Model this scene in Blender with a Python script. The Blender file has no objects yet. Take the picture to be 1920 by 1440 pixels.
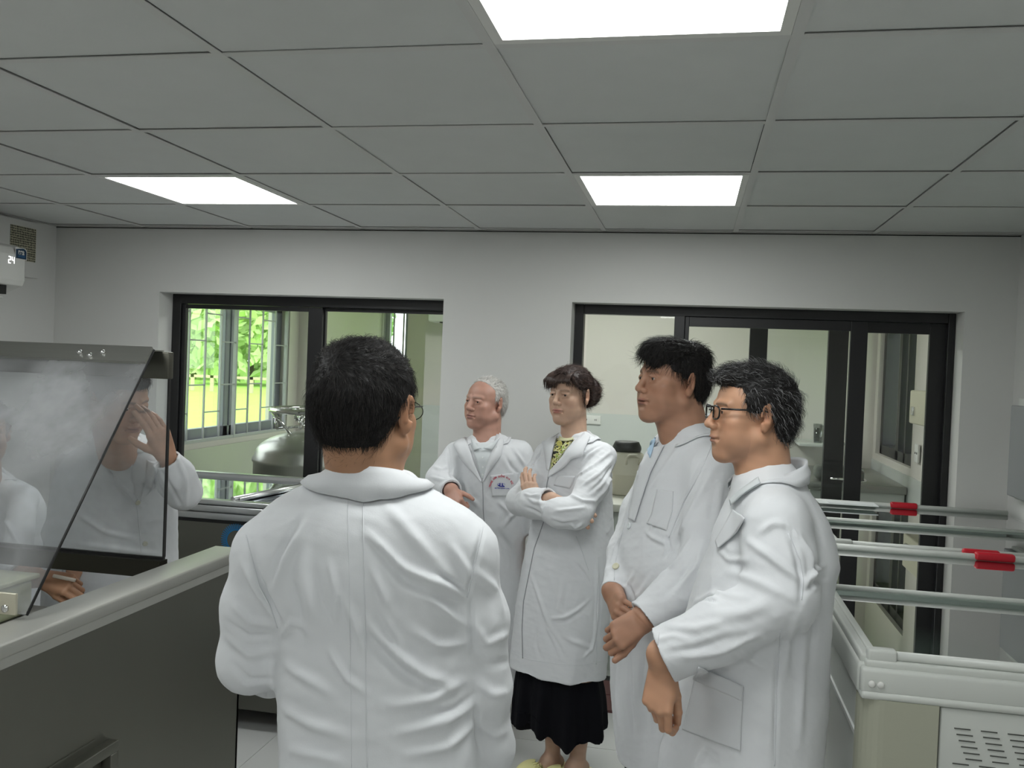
import bpy, bmesh, math, random
import numpy as np
from mathutils import Vector, Matrix
from mathutils.bvhtree import BVHTree
random.seed(7); np.random.seed(7)
S = bpy.context.scene
COL = S.collection
PI = math.pi
# ------------------------------------------------------------ camera, world, sun, exposure
FPX, YAW, PIT, ROL, CAMH = 1683.8, .1966, -.0211, -.0391, 1.53
def _rot(yaw, pitch, roll):
    cy, sy, cp, sp, cr, sr = math.cos(yaw), math.sin(yaw), math.cos(pitch), math.sin(pitch), math.cos(roll), math.sin(roll)
    return (np.array([[cy, -sy, 0], [sy, cy, 0], [0, 0, 1]]) @ np.array([[1, 0, 0], [0, cp, -sp], [0, sp, cp]])
            @ np.array([[cr, 0, sr], [0, 1, 0], [-sr, 0, cr]]))
CR = _rot(YAW, PIT, ROL)
CO = np.array([0, 0, CAMH])
cam = bpy.data.objects.new('camera', bpy.data.cameras.new('camera'))
COL.objects.link(cam)
cam.data.sensor_width = 36; cam.data.lens = FPX / 1920 * 36; cam.data.clip_start = .05; cam.data.clip_end = 600
_m = Matrix.Identity(4)
for _i in range(3):
    _m[_i][0] = CR[_i][0]; _m[_i][1] = CR[_i][2]; _m[_i][2] = -CR[_i][1]
_m[2][3] = CAMH
cam.matrix_world = _m
S.camera = cam
S.view_settings.view_transform = 'Standard'; S.view_settings.look = 'None'
S.view_settings.gamma = 1; S.view_settings.use_curve_mapping = False
S.view_settings.exposure = 0.5
LAMP_POWER = 9.0
w = bpy.data.worlds.new('overcast_sky'); S.world = w; w.use_nodes = True
bg = w.node_tree.nodes['Background']; bg.inputs[0].default_value = (.93, .97, 1, 1); bg.inputs[1].default_value = 2.5
# a point seen in the photograph at pixel (u, v) and a given distance / plane
def _ray(u, v): return CR @ np.array([(u - 960) / FPX, 1, (720 - v) / FPX])
def at(u, v, d): return CO + _ray(u, v) * d
def at_y(u, v, y): r = _ray(u, v); return CO + r * (y / r[1])
def at_x(u, v, x): r = _ray(u, v); return CO + r * (x / r[0])
def at_z(u, v, z): r = _ray(u, v); return CO + r * ((z - CAMH) / r[2])
# ------------------------------------------------------------ materials
MATS = {}
def srgb(r, g, b):
    f = lambda c: (c / 255 / 12.92) if c <= 10 else ((c / 255 + .055) / 1.055) ** 2.4
    return (f(r), f(g), f(b), 1)
def mat(name, col=(.8, .8, .8, 1), rough=.6, metal=0, noise=0, nscale=20, bump=0, bscale=60, stretch=None, attr=False,
        spec=.5, sheen=0, emit=None, estr=0, sss=0, coat=0, bdist=.002):
    if name in MATS: return MATS[name]
    m = bpy.data.materials.new(name); m.use_nodes = True
    nt = m.node_tree; N = nt.nodes; L = nt.links
    b = N['Principled BSDF']
    b.inputs['Roughness'].default_value = rough; b.inputs['Metallic'].default_value = metal
    b.inputs['Specular IOR Level'].default_value = spec
    b.inputs['Base Color'].default_value = col
    if sheen: b.inputs['Sheen Weight'].default_value = sheen
    if coat: b.inputs['Coat Weight'].default_value = coat
    if sss:
        b.inputs['Subsurface Weight'].default_value = sss; b.inputs['Subsurface Radius'].default_value = (.012, .005, .003)
        b.inputs['Subsurface Scale'].default_value = 1
    src = None
    if attr:
        a = N.new('ShaderNodeAttribute'); a.attribute_name = 'Col'; src = a.outputs['Color']
    tc = N.new('ShaderNodeTexCoord')
    def coords():
        if stretch:
            mp = N.new('ShaderNodeMapping'); mp.inputs['Scale'].default_value = stretch
            L.new(tc.outputs['Object'], mp.inputs[0]); return mp.outputs[0]
        return tc.outputs['Object']
    if noise:
        n = N.new('ShaderNodeTexNoise'); n.inputs['Scale'].default_value = nscale; n.inputs['Detail'].default_value = 4
        L.new(coords(), n.inputs[0])
        r = N.new('ShaderNodeMapRange'); r.inputs[3].default_value = 1 - noise; r.inputs[4].default_value = 1 + noise
        L.new(n.outputs[0], r.inputs[0])
        mx = N.new('ShaderNodeVectorMath'); mx.operation = 'SCALE'
        if src: L.new(src, mx.inputs[0])
        else: mx.inputs[0].default_value = col[:3]
        L.new(r.outputs[0], mx.inputs['Scale']); src = mx.outputs[0]
    if src: L.new(src, b.inputs['Base Color'])
    if bump:
        n = N.new('ShaderNodeTexNoise'); n.inputs['Scale'].default_value = bscale; n.inputs['Detail'].default_value = 5
        L.new(coords(), n.inputs[0])
        bp = N.new('ShaderNodeBump'); bp.inputs['Strength'].default_value = bump; bp.inputs['Distance'].default_value = bdist
        L.new(n.outputs[0], bp.inputs['Height']); L.new(bp.outputs[0], b.inputs['Normal'])
    if emit:
        b.inputs['Emission Color'].default_value = emit; b.inputs['Emission Strength'].default_value = estr
    MATS[name] = m
    return m
def glass_mat(name, tint=(1, 1, 1, 1), rough=0., refl=1.0, haze=0., haze_col=(.8, .8, .82, 1), hscale=5, lo=.45, hi=.75, base_haze=0):
    if name in MATS: return MATS[name]
    m = bpy.data.materials.new(name); m.use_nodes = True
    nt = m.node_tree; N = nt.nodes; L = nt.links
    N.clear()
    out = N.new('ShaderNodeOutputMaterial')
    tr = N.new('ShaderNodeBsdfTransparent'); tr.inputs[0].default_value = tint
    gl = N.new('ShaderNodeBsdfGlossy'); gl.inputs['Roughness'].default_value = rough
    fr = N.new('ShaderNodeFresnel'); fr.inputs[0].default_value = 1.5
    mu = N.new('ShaderNodeMath'); mu.operation = 'MULTIPLY'; mu.inputs[1].default_value = refl
    ge = N.new('ShaderNodeNewGeometry'); iv = N.new('ShaderNodeMath'); iv.operation = 'SUBTRACT'; iv.inputs[0].default_value = 1; L.new(ge.outputs['Backfacing'], iv.inputs[1])
    m0 = N.new('ShaderNodeMath'); m0.operation = 'MULTIPLY'; m0.use_clamp = True; L.new(fr.outputs[0], m0.inputs[0]); L.new(iv.outputs[0], m0.inputs[1]); L.new(m0.outputs[0], mu.inputs[0]); mu.use_clamp = True
    mx = N.new('ShaderNodeMixShader'); L.new(mu.outputs[0], mx.inputs[0]); L.new(tr.outputs[0], mx.inputs[1]); L.new(gl.outputs[0], mx.inputs[2])
    last = mx.outputs[0]
    if haze:
        tc = N.new('ShaderNodeTexCoord')
        n = N.new('ShaderNodeTexNoise'); n.inputs['Scale'].default_value = hscale; n.inputs['Detail'].default_value = 5; n.inputs['Roughness'].default_value = .55
        L.new(tc.outputs['Object'], n.inputs[0])
        r = N.new('ShaderNodeMapRange'); r.inputs[1].default_value = lo; r.inputs[2].default_value = hi
        r.inputs[3].default_value = base_haze; r.inputs[4].default_value = haze
        L.new(n.outputs[0], r.inputs[0])
        df = N.new('ShaderNodeBsdfDiffuse'); df.inputs[0].default_value = haze_col
        tl = N.new('ShaderNodeBsdfTranslucent'); tl.inputs[0].default_value = haze_col
        ad = N.new('ShaderNodeMixShader'); ad.inputs[0].default_value = .5; L.new(df.outputs[0], ad.inputs[1]); L.new(tl.outputs[0], ad.inputs[2])
        m2 = N.new('ShaderNodeMixShader'); L.new(r.outputs[0], m2.inputs[0]); L.new(last, m2.inputs[1]); L.new(ad.outputs[0], m2.inputs[2])
        last = m2.outputs[0]
    L.new(last, out.inputs[0])
    MATS[name] = m
    return m
WALL = mat('painted_wall', srgb(205, 205, 202), .75, noise=.02, nscale=3, bump=.12, bscale=40)
WALL2 = mat('painted_wall_warm', srgb(203, 199, 192), .7, noise=.02, nscale=3)
TILEC = mat('ceiling_tile', srgb(204, 206, 204), .9, noise=.03, nscale=9, bump=.1, bscale=150)
TBAR = mat('grid_bar', srgb(200, 200, 198), .55)
DARKV = mat('dark_void', srgb(18, 18, 18), .9)
BLK = mat('black_aluminium', srgb(22, 22, 24), .38, noise=.06, nscale=30)
BLK2 = mat('black_gasket', srgb(12, 12, 13), .6)
STEEL = mat('brushed_steel', srgb(165, 165, 160), .34, metal=1, noise=.05, nscale=6, bump=.05, bscale=60, stretch=(1, .05, 30))
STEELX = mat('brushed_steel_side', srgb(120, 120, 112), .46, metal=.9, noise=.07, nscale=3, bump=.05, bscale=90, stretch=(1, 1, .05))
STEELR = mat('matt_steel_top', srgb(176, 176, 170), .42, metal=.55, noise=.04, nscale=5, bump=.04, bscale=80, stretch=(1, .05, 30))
STEELD = mat('dark_steel', srgb(95, 94, 86), .4, metal=.85, noise=.05, nscale=5)
CHROME = mat('chrome', srgb(215, 215, 215), .12, metal=1)
ALU = mat('satin_aluminium', srgb(190, 192, 192), .3, metal=.9)
PLW = mat('white_plastic', srgb(214, 214, 210), .4)
PLG = mat('grey_white_enamel', srgb(196, 199, 194), .35, noise=.02, nscale=3)
PLB = mat('beige_plastic', srgb(164, 165, 148), .5)
RED = mat('red_plastic', srgb(190, 22, 42), .4)
BLKP = mat('black_plastic', srgb(20, 20, 20), .45)
GLASS = glass_mat('window_glass', (.97, .985, .975, 1), refl=.9)
GLASSF = glass_mat('freezer_glass', (.80, .86, .84, 1), refl=3.6)
# ------------------------------------------------------------ mesh helpers
class MB:
    def __init__(s): s.v = []; s.f = []; s.sm = []
    def add(s, vs, fs, smooth=False):
        o = len(s.v); s.v += [tuple(map(float, p)) for p in vs]
        s.f += [tuple(i + o for i in f) for f in fs]; s.sm += [smooth] * len(fs); return s
    def box(s, a, b, M=None):
        (x0, y0, z0), (x1, y1, z1) = a, b
        x0, x1 = sorted((x0, x1)); y0, y1 = sorted((y0, y1)); z0, z1 = sorted((z0, z1))
        vs = [(x, y, z) for z in (z0, z1) for y in (y0, y1) for x in (x0, x1)]
        if M is not None: vs = [tuple(M @ Vector(p)) for p in vs]
        return s.add(vs, [(0, 2, 3, 1), (4, 5, 7, 6), (0, 1, 5, 4), (2, 6, 7, 3), (0, 4, 6, 2), (1, 3, 7, 5)])
    def rbox(s, a, b, r=.01, seg=3):
        bm = bmesh.new(); (x0, y0, z0), (x1, y1, z1) = a, b
        x0, x1 = sorted((x0, x1)); y0, y1 = sorted((y0, y1)); z0, z1 = sorted((z0, z1))
        bmesh.ops.create_cube(bm, size=1)
        for v in bm.verts: v.co = ((x0 + x1) / 2 + v.co.x * (x1 - x0), (y0 + y1) / 2 + v.co.y * (y1 - y0), (z0 + z1) / 2 + v.co.z * (z1 - z0))
        bmesh.ops.bevel(bm, geom=bm.edges[:], offset=min(r, .49 * min(x1 - x0, y1 - y0, z1 - z0)), segments=seg, affect='EDGES', profile=.5)
        bm.verts.index_update()
        s.add([tuple(v.co) for v in bm.verts], [tuple(v.index for v in f.verts) for f in bm.faces], True); bm.free(); return s
    def tube(s, pts, r, n=10, closed=False, caps=True, smooth=True):
        pts = [Vector(p) for p in pts]; K = len(pts)
        rs = r if hasattr(r, '__len__') else [r] * K
        up = None; rings = []
        for i in range(K):
            a = pts[(i - 1) % K] if (closed or i > 0) else pts[i]; b = pts[(i + 1) % K] if (closed or i < K - 1) else pts[i]
            t = (b - a).normalized()
            if up is None:
                up = Vector((0, 0, 1)) if abs(t.z) < .9 else Vector((1, 0, 0))
            n1 = (up - t * up.dot(t)).normalized(); up = n1; n2 = t.cross(n1)
            rings.append([pts[i] + (n1 * math.cos(2 * PI * k / n) + n2 * math.sin(2 * PI * k / n)) * rs[i] for k in range(n)])
        vs = [p for g in rings for p in g]; fs = []
        for i in range(K if closed else K - 1):
            j = (i + 1) % K
            for k in range(n): fs.append((i * n + k, i * n + (k + 1) % n, j * n + (k + 1) % n, j * n + k))
        if caps and not closed: fs.append(tuple(range(n))[::-1]); fs.append(tuple((K - 1) * n + k for k in range(n)))
        return s.add(vs, fs, smooth)
    def lathe(s, prof, c=(0, 0, 0), n=32, M=None, smooth=True):
        vs = []; fs = []; K = len(prof)
        for r, z in prof:
            for k in range(n):
                p = Vector((r * math.cos(2 * PI * k / n), r * math.sin(2 * PI * k / n), z))
                if M is not None: p = M @ p
                vs.append(p + Vector(c))
        for i in range(K - 1):
            for k in range(n): fs.append((i * n + k, i * n + (k + 1) % n, (i + 1) * n + (k + 1) % n, (i + 1) * n + k))
        fs.append(tuple(range(n))[::-1]); fs.append(tuple((K - 1) * n + k for k in range(n)))
        return s.add(vs, fs, smooth)
    def prism(s, poly, h, M):
        """poly in local xy, extruded 0..h along local z, mapped by M"""
        n = len(poly); vs = [M @ Vector((x, y, z)) for z in (0, h) for x, y in poly]
        fs = [tuple(range(n))[::-1], tuple(range(n, 2 * n))] + [(k, (k + 1) % n, n + (k + 1) % n, n + k) for k in range(n)]
        return s.add(vs, fs)
    def obj(s, name, m, parent=None, bevel=0, loc=None):
        me = bpy.data.meshes.new(name)
        me.from_pydata(s.v, [], s.f); me.update()
        me.polygons.foreach_set('use_smooth', s.sm)
        me.materials.append(m)
        bm = bmesh.new(); bm.from_mesh(me); bmesh.ops.recalc_face_normals(bm, faces=bm.faces[:]); bm.to_mesh(me); bm.free()
        o = bpy.data.objects.new(name, me); COL.objects.link(o)
        if parent is not None:
            o.parent = parent; o.matrix_parent_inverse = parent.matrix_basis.inverted()
        if bevel:
            b = o.modifiers.new('bevel', 'BEVEL'); b.width = bevel; b.segments = 2; b.limit_method = 'ANGLE'; b.angle_limit = .6
        return o
def thing(name, label, cat, loc=(0, 0, 0), group=None):
    o = bpy.data.objects.new(name, None); COL.objects.link(o); o.location = loc; o.empty_display_size = .1
    o['label'] = label; o['category'] = cat
    if group: o['group'] = group
    return o
def tag(o, label, cat, group=None, kind=None):
    o['label'] = label; o['category'] = cat
    if group: o['group'] = group
    if kind: o['kind'] = kind
    return o
def struct(o): o['kind'] = 'structure'; return o
def text_obj(name, txt, size, m, M, parent, depth=.0004, align='CENTER', bold=0.):
    cu = bpy.data.curves.new(name, 'FONT'); cu.body = txt; cu.size = size; cu.extrude = depth; cu.align_x = align; cu.offset = bold
    t = bpy.data.objects.new(name, cu); COL.objects.link(t)
    dg = bpy.context.evaluated_depsgraph_get(); me = bpy.data.meshes.new_from_object(t.evaluated_get(dg))
    bpy.data.objects.remove(t)
    me.transform(M); me.materials.clear(); me.materials.append(m)
    o = bpy.data.objects.new(name, me); COL.objects.link(o)
    if parent is not None: o.parent = parent; o.matrix_parent_inverse = parent.matrix_basis.inverted()
    return o
def basis(o, x, y, z=None):
    x = Vector(x).normalized(); y = Vector(y).normalized(); z = x.cross(y) if z is None else Vector(z)
    M = Matrix.Identity(4)
    for i in range(3): M[i][0] = x[i]; M[i][1] = y[i]; M[i][2] = z[i]; M[i][3] = o[i]
    return M
# ============================================================ the room
XL, XR, YW, YB, ZC = -3.36, 1.37, 4.244, -3.6, 2.176
WT = .12                        # depth of the window recess
Z0, Z1 = .78, 1.84
W1 = (-2.74, -1.202); W2 = (-.57, 1.16)
# floor
m_floor = mat('glossy_floor_tile', srgb(196, 197, 195), .22, noise=.03, nscale=4)
def floor_tiles(name, x0, x1, y0, y1, z, m, step=.6, gap=.003):
    b = MB(); y = y0
    while y < y1 - 1e-6:
        x = x0
        while x < x1 - 1e-6:
            b.box((x + gap / 2, y + gap / 2, z - .01), (min(x + step, x1) - gap / 2, min(y + step, y1) - gap / 2, z)); x += step
        y += step
    b.box((x0, y0, z - .03), (x1, y1, z - .003))
    return struct(b.obj(name, m))
floor_tiles('floor', XL - .02, XR + .02, YB, YW, 0, m_floor)
floor_tiles('floor_next_room', XL - .02, XR + .6, YW, 9.6, 0, m_floor)
# wall with two openings
def wall_open(name, y0, y1, x0, x1, z0, z1, holes, m):
    b = MB(); xs = sorted([x0, x1] + [h for q in holes for h in q[:2]])
    for a, c in zip(xs[:-1], xs[1:]):
        hole = [q for q in holes if q[0] <= a + 1e-6 and q[1] >= c - 1e-6]
        if hole:
            b.box((a, y0, z0), (c, y1, hole[0][2])); b.box((a, y0, hole[0][3]), (c, y1, z1))
        else: b.box((a, y0, z0), (c, y1, z1))
    return struct(b.obj(name, m))
wall_open('wall_back', YW, YW + .22, XL - .2, XR + .2, 0, 2.5, [(W1[0], W1[1], Z0, Z1), (W2[0], W2[1], 0, Z1)], WALL)
# left wall (with the perforated vent opening left closed), right wall, wall behind the camera
b = MB(); b.box((XL - .2, YB, 0), (XL, YW, 2.5)); struct(b.obj('wall_left', WALL))
b = MB(); b.box((XR, YB, 0), (XR + .2, YW, 2.5)); struct(b.obj('wall_right', WALL))
b = MB(); b.box((XL - .2, YB - .2, 0), (XR + .2, YB, 2.5)); struct(b.obj('wall_rear', WALL))
# ceiling tiles, lay-in grid
GX0, GY0, GP = -.4303, 1.19175, .6
LIGHTS = {(0, 0), (0, 3), (-3, 3), (-3, 0), (0, -3), (-3, -3), (0, -6), (-3, -6)}
b = MB(); rnd = random.Random(3)
xs = sorted({XL, XR} | {GX0 + GP * i for i in range(-6, 5) if XL < GX0 + GP * i < XR - .02})
ys = sorted({YB, YW} | {GY0 + GP * j for j in range(-9, 6) if YB < GY0 + GP * j < YW - .02})
for i in range(len(xs) - 1):
    for j in range(len(ys) - 1):
        ci = round((xs[i] - GX0) / GP); cj = round((ys[j] - GY0) / GP)
        if (ci, cj) in LIGHTS and abs(xs[i] - (GX0 + GP * ci)) < .01: continue
        g = [rnd.choice((.008, .0105, .013)) for _ in range(4)]
        b.box((xs[i] + g[0], ys[j] + g[1], ZC + .002 + rnd.random() * .003), (xs[i + 1] - g[2], ys[j + 1] - g[3], ZC + .014))
struct(b.obj('ceiling', TILEC))
b = MB(); b.box((XL, YB, ZC + .3), (XR, YW, ZC + .32)); struct(b.obj('ceiling_slab', DARKV))
b = MB(); T = .0115
for x in xs[1:-1]: b.box((x - T, YB, ZC - .001), (x + T, YW, ZC + .001)); b.box((x - .002, YB, ZC), (x + .002, YW, ZC + .03))
for y in ys[1:-1]:
    for i in range(len(xs) - 1): b.box((xs[i] + T, y - T, ZC - .0008), (xs[i + 1] - T, y + T, ZC + .0012)); b.box((xs[i], y - .002, ZC), (xs[i + 1], y + .002, ZC + .03))
for (a, c) in (((XL, YB, ZC - .001), (XL + .02, YW, ZC + .001)), ((XR - .02, YB, ZC - .001), (XR, YW, ZC + .001)), ((XL, YW - .02, ZC - .001), (XR, YW, ZC + .001))): b.box(a, c)
struct(b.obj('trim_1', TBAR))
# shadow gap moulding along the top of the back wall
b = MB(); b.box((XL, YW - .004, ZC - .007), (XR, YW - .0005, ZC - .0035))
struct(b.obj('trim_2', DARKV))
# LED panels
names = {(0, 0): 'square white LED ceiling panel cut by the top edge of the photo, nearest lit one',
         (0, 3): 'square white LED ceiling panel above the wall opening on the right',
         (-3, 3): 'square white LED ceiling panel above the left window with the grille',
         (-3, 0): 'square white LED ceiling panel over the steel tank, left of the view',
         (0, -3): 'square white LED ceiling panel just behind the camera, right of centre',
         (-3, -3): 'square white LED ceiling panel behind the camera, left of centre',
         (0, -6): 'square white LED ceiling panel at the rear wall, right of centre',
         (-3, -6): 'square white LED ceiling panel at the rear wall, left of centre'}
LED = mat('led_diffuser', (1, 1, 1, 1), .5, emit=(.97, 1, .985, 1), estr=LAMP_POWER)
for (i, j), lab in names.items():
    x, y = GX0 + GP * i, GY0 + GP * j
    t = thing('ceiling_light', lab, 'ceiling light', (x + .3, y + .3, ZC), 'LED panels in the ceiling grid')
    b = MB(); f = .022; g = .012
    for a, c in (((x + g, y + g), (x + GP - g, y + g + f)), ((x + g, y + GP - g - f), (x + GP - g, y + GP - g)),
                 ((x + g, y + g + f), (x + g + f, y + GP - g - f)), ((x + GP - g - f, y + g + f), (x + GP - g, y + GP - g - f))):
        b.box((a[0], a[1], ZC - .001), (c[0], c[1], ZC + .012))
    b.obj('frame', PLW, t)
    b = MB(); b.box((x + g + f - .001, y + g + f - .001, ZC + .002), (x + GP - g - f + .001, y + GP - g - f + .001, ZC + .009)); b.obj('diffuser', LED, t)
# ------------------------------------------------------------ window 1 and window 2 (sliding aluminium)
YF = YW + WT
def frame_rect(b, x0, x1, z0, z1, t, y0, y1, tl=None, tr=None, tt=None, tb=None):
    tl = t if tl is None else tl; tr = t if tr is None else tr; tt = t if tt is None else tt; tb = t if tb is None else tb
    b.box((x0, y0, z0), (x0 + tl, y1, z1)); b.box((x1 - tr, y0, z0), (x1, y1, z1))
    b.box((x0 + tl, y0, z1 - tt), (x1 - tr, y1, z1)); b.box((x0 + tl, y0, z0), (x1 - tr, y1, z0 + tb))
def pane(name, x0, x1, z0, z1, y, par, m=None):
    b = MB(); b.box((x0, y - .003, z0), (x1, y + .003, z1)); return b.obj(name, m or GLASS, par)
w1 = bpy.data.objects.new('window_1', None); COL.objects.link(w1); w1.location = (-2, YF, Z0); struct(w1)
b = MB(); frame_rect(b, W1[0] + .002, W1[1] + .03, Z0, Z1, .045, YF, YF + .07, tl=.05, tt=.05); b.obj('window_frame', BLK, w1, bevel=.003)
b = MB(); frame_rect(b, W1[0] + .052, -1.887, Z0 + .045, Z1 - .052, .022, YF + .012, YF + .04, tr=.078, tb=.05); b.obj('sash', BLK, w1, bevel=.002)
b = MB(); frame_rect(b, -1.90, W1[1] - .016, Z0 + .045, Z1 - .046, .022, YF + .04, YF + .065, tl=.02, tb=.05); b.obj('sash', BLK, w1, bevel=.002)
pane('pane', W1[0] + .07, -1.96, Z0 + .09, Z1 - .07, YF + .026, w1); pane('pane', -1.87, W1[1] - .03, Z0 + .09, Z1 - .07, YF + .052, w1)
w2 = bpy.data.objects.new('door_1', None); COL.objects.link(w2); w2.location = (.3, YF, 0); struct(w2)
b = MB(); frame_rect(b, W2[0] - .02, W2[1] - .002, .0, Z1, .046, YF, YF + .07, tl=.064, tr=.03, tt=.046, tb=.012)
b.box((-.09, YF + .001, .01), (-.04, YF + .069, Z1 - .04)); b.obj('door_frame', BLK, w2, bevel=.003)
b = MB(); frame_rect(b, -.04, .788, .012, Z1 - .046, .03, YF + .01, YF + .036, tl=.02, tr=.075, tt=.046, tb=.07); b.obj('sash', BLK, w2, bevel=.002)
b = MB(); frame_rect(b, .72, 1.13, .012, Z1 - .044, .04, YF + .038, YF + .062, tl=.06, tr=.07, tt=.052, tb=.07); b.obj('sash', BLK, w2, bevel=.002)
pane('pane', -.51, -.088, .012, Z1 - .044, YF + .035, w2); pane('pane', -.022, .716, .07, Z1 - .09, YF + .022, w2); pane('pane', .776, 1.063, .07, Z1 - .09, YF + .05, w2)
b = MB(); b.box((W2[0] + .001, YW - .26, .001), (W2[1] - .001, YW - .075, .012)); b.box((W2[0] + .001, YW - .066, .001), (W2[1] - .001, YF, .012)); b.box((W2[0] + .001, YW - .076, .0005), (W2[1] - .001, YW - .065, .004)); struct(b.obj('trim_4', mat('red_brown_granite', srgb(104, 68, 66), .35, noise=.15, nscale=120)))
for n, W in (('trim_3', W1),):
    b = MB(); b.box((W[0] + .001, YW - .006, Z0 - .002), (W[1] - .001, YF, Z0 + .012)); struct(b.obj(n, mat('pale_sill', srgb(214, 211, 200), .4), bevel=.003))
# ------------------------------------------------------------ the room behind the windows
YN = 7.2; NX = 1.37; NZ = 2.5
tile_w = mat('pale_wall_tile', srgb(196, 200, 196), .25, noise=.02, nscale=2)
gr = (5.15, 7.12, .90, 1.98)          # grille window in the far-left wall: y0, y1, z0, z1
b = MB(); y0, y1, z0, z1 = gr
b.box((XL - .2, YW + .22, 0), (XL, y0, NZ)); b.box((XL - .2, y1, 0), (XL, 9.6, NZ)); b.box((XL - .2, y0, 0), (XL, y1, z0)); b.box((XL - .2, y0, z1), (XL, y1, NZ))
b.box((XL, 7.3, 0), (XL + .16, 7.5, NZ)); struct(b.obj('wall_next_left', WALL2))
xc = at_y(793, 760, YN)[0]
b = MB(); b.box((xc, YN, 0), (NX + 1.0, YN + .15, NZ)); struct(b.obj('wall_next_far', WALL2))
b = MB(); b.box((xc + .001, YN - .008, 0), (.5, YN, 1.17)); struct(b.obj('trim_5', tile_w))
b = MB(); b.box((XL, YW + .23, 0), (XL + .008, 9.4, .86)); struct(b.obj('trim_7', mat('grey_wall_tile', srgb(176, 175, 170), .3)))
fw = (at_y(706, 600, 9.4)[0], at_y(765, 600, 9.4)[0])
wall_open('wall_next_end', 9.4, 9.6, XL - .2, xc + .4, 0, NZ, [(fw[0], fw[1], 1.0, 2.1)], WALL2)
b = MB(); b.box((XL - .2, YW + .22, NZ), (NX + 1.2, 9.6, NZ + .05)); struct(b.obj('ceiling_next_room', mat('next_ceiling', srgb(190, 190, 186), .9)))
# right wall of the next room with its own dark window
ry0 = at_x(1650, 700, NX)[1]; ry1 = at_x(1648, 700, NX)[1]
gy0 = at_x(1716, 700, NX)[1]; gy1 = at_x(1648, 700, NX)[1]
b = MB(); b.box((NX, YW + .22, 0), (NX + .2, gy0, NZ)); b.box((NX, gy1, 0), (NX + .2, YN, NZ)); b.box((NX, gy0, 0), (NX + .2, gy1, .98)); b.box((NX, gy0, 1.95), (NX + .2, gy1, NZ))
struct(b.obj('wall_next_right', WALL2))
b = MB(); b.box((NX - .008, YW + .24, 0), (NX - .0005, YN - .01, .93)); struct(b.obj('trim_6', tile_w))
def ywin(num, X, y0, y1, z0, z1, muls, m, t=.05, glass=True, dx=.05):
    p = bpy.data.objects.new('window_%d' % num, None); COL.objects.link(p); p.location = (X, (y0 + y1) / 2, z0); struct(p)
    b = MB()
    for a, c, e, f in [(y0, y0 + t, z0, z1), (y1 - t, y1, z0, z1), (y0, y1, z0, z0 + t), (y0, y1, z1 - t, z1)] + [(q - w_, q + w_, z0, z1) for q, w_ in muls]:
        b.box((X - dx / 2, a, e), (X + dx / 2, c, f))
    b.obj('window_frame', m, p, bevel=.003)
    if glass: b = MB(); b.box((X - .003, y0 + t / 2, z0 + t / 2), (X + .003, y1 - t / 2, z1 - t / 2)); b.obj('pane', GLASS, p)
    return p
FRG = mat('grey_window_frame', srgb(118, 121, 132), .4)
w3 = ywin(3, NX + .08, gy0, gy1, .98, 1.95, [((gy0 + gy1) / 2, .04), (gy0 + .3 * (gy1 - gy0), .02)], BLK, .07, dx=.1)
w4 = ywin(4, XL - .1, gr[0], gr[1], gr[2], gr[3], [(6.22, .035), (6.31, .035)], FRG, .09)
# welded grille bars inside it
GRL = mat('grey_grille_paint', srgb(168, 170, 172), .4)
b = MB(); gx = XL - .02; n = 9; y0, y1, z0, z1 = gr
for k in range(n + 1):
    y = y0 + .02 + (y1 - y0 - .04) * k / n; r = .012 if k in (5, 9) else .006
    b.box((gx - r, y - r, z0 - .01), (gx + r, y + r, z1))
b.box((gx - .01, y0, z0 + .0), (gx + .01, y1, z0 + .022)); b.box((gx - .012, y0, z0 - .03), (gx + .012, y1, z0 - .012))
for k in range(n):
    ya = y0 + .02 + (y1 - y0 - .04) * k / n; yb = y0 + .02 + (y1 - y0 - .04) * (k + 1) / n
    for zz in ((.19, .84) if k % 2 else (.37, .66)):
        b.box((gx - .004, ya, z0 + zz * (z1 - z0)), (gx + .004, yb, z0 + zz * (z1 - z0) + .009))
b.obj('grille', GRL, w4)
p = bpy.data.objects.new('window_5', None); COL.objects.link(p); p.location = ((fw[0] + fw[1]) / 2, 9.45, 1); struct(p)
b = MB(); frame_rect(b, fw[0], fw[1], 1.0, 2.1, .04, 9.45, 9.5); b.box((fw[0] * .6 + fw[1] * .4 - .06, 9.44, 1), (fw[0] * .6 + fw[1] * .4, 9.5, 2.1)); b.obj('window_frame', mat('light_grey_frame', srgb(150, 155, 158), .4), p)
pane('pane', fw[0] + .02, fw[1] - .02, 1.02, 2.08, 9.48, p)
b = MB()
for k in range(3): q = fw[0] + .09 + k * .11; b.box((q - .008, 9.41, 1), (q + .008, 9.425, 2.1))
b.obj('grille', GRL, p)
# added panel, out of view, that brightens the next room beyond its daylight
t = thing('ceiling_light', 'added white light panel, unseen, brightening the room behind the windows', 'ceiling light', (-.6, 5.8, NZ))
b = MB(); b.box((-1.0, 5.5, NZ - .03), (-.2, 6.1, NZ - .002)); b.obj('frame', PLW, t)
b = MB(); b.box((-.97, 5.53, NZ - .033), (-.23, 6.07, NZ - .029)); b.obj('diffuser', mat('added_light_next', (1, 1, 1, 1), .5, emit=(.98, 1, .97, 1), estr=LAMP_POWER * 2.4), t)
# outside: grass, hedge of trees
GRASS = mat('grass_ground', srgb(158, 204, 82), .9, noise=.18, nscale=1.5)
b = MB(); b.box((-140, -20, -.7), (XL - .25, 160, -.6)); b.box((XL - .25, 9.7, -.7), (60, 160, -.6)); b.box((NX + .3, -5, -.7), (60, 9.7, -.6)); struct(b.obj('ground', GRASS))
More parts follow.
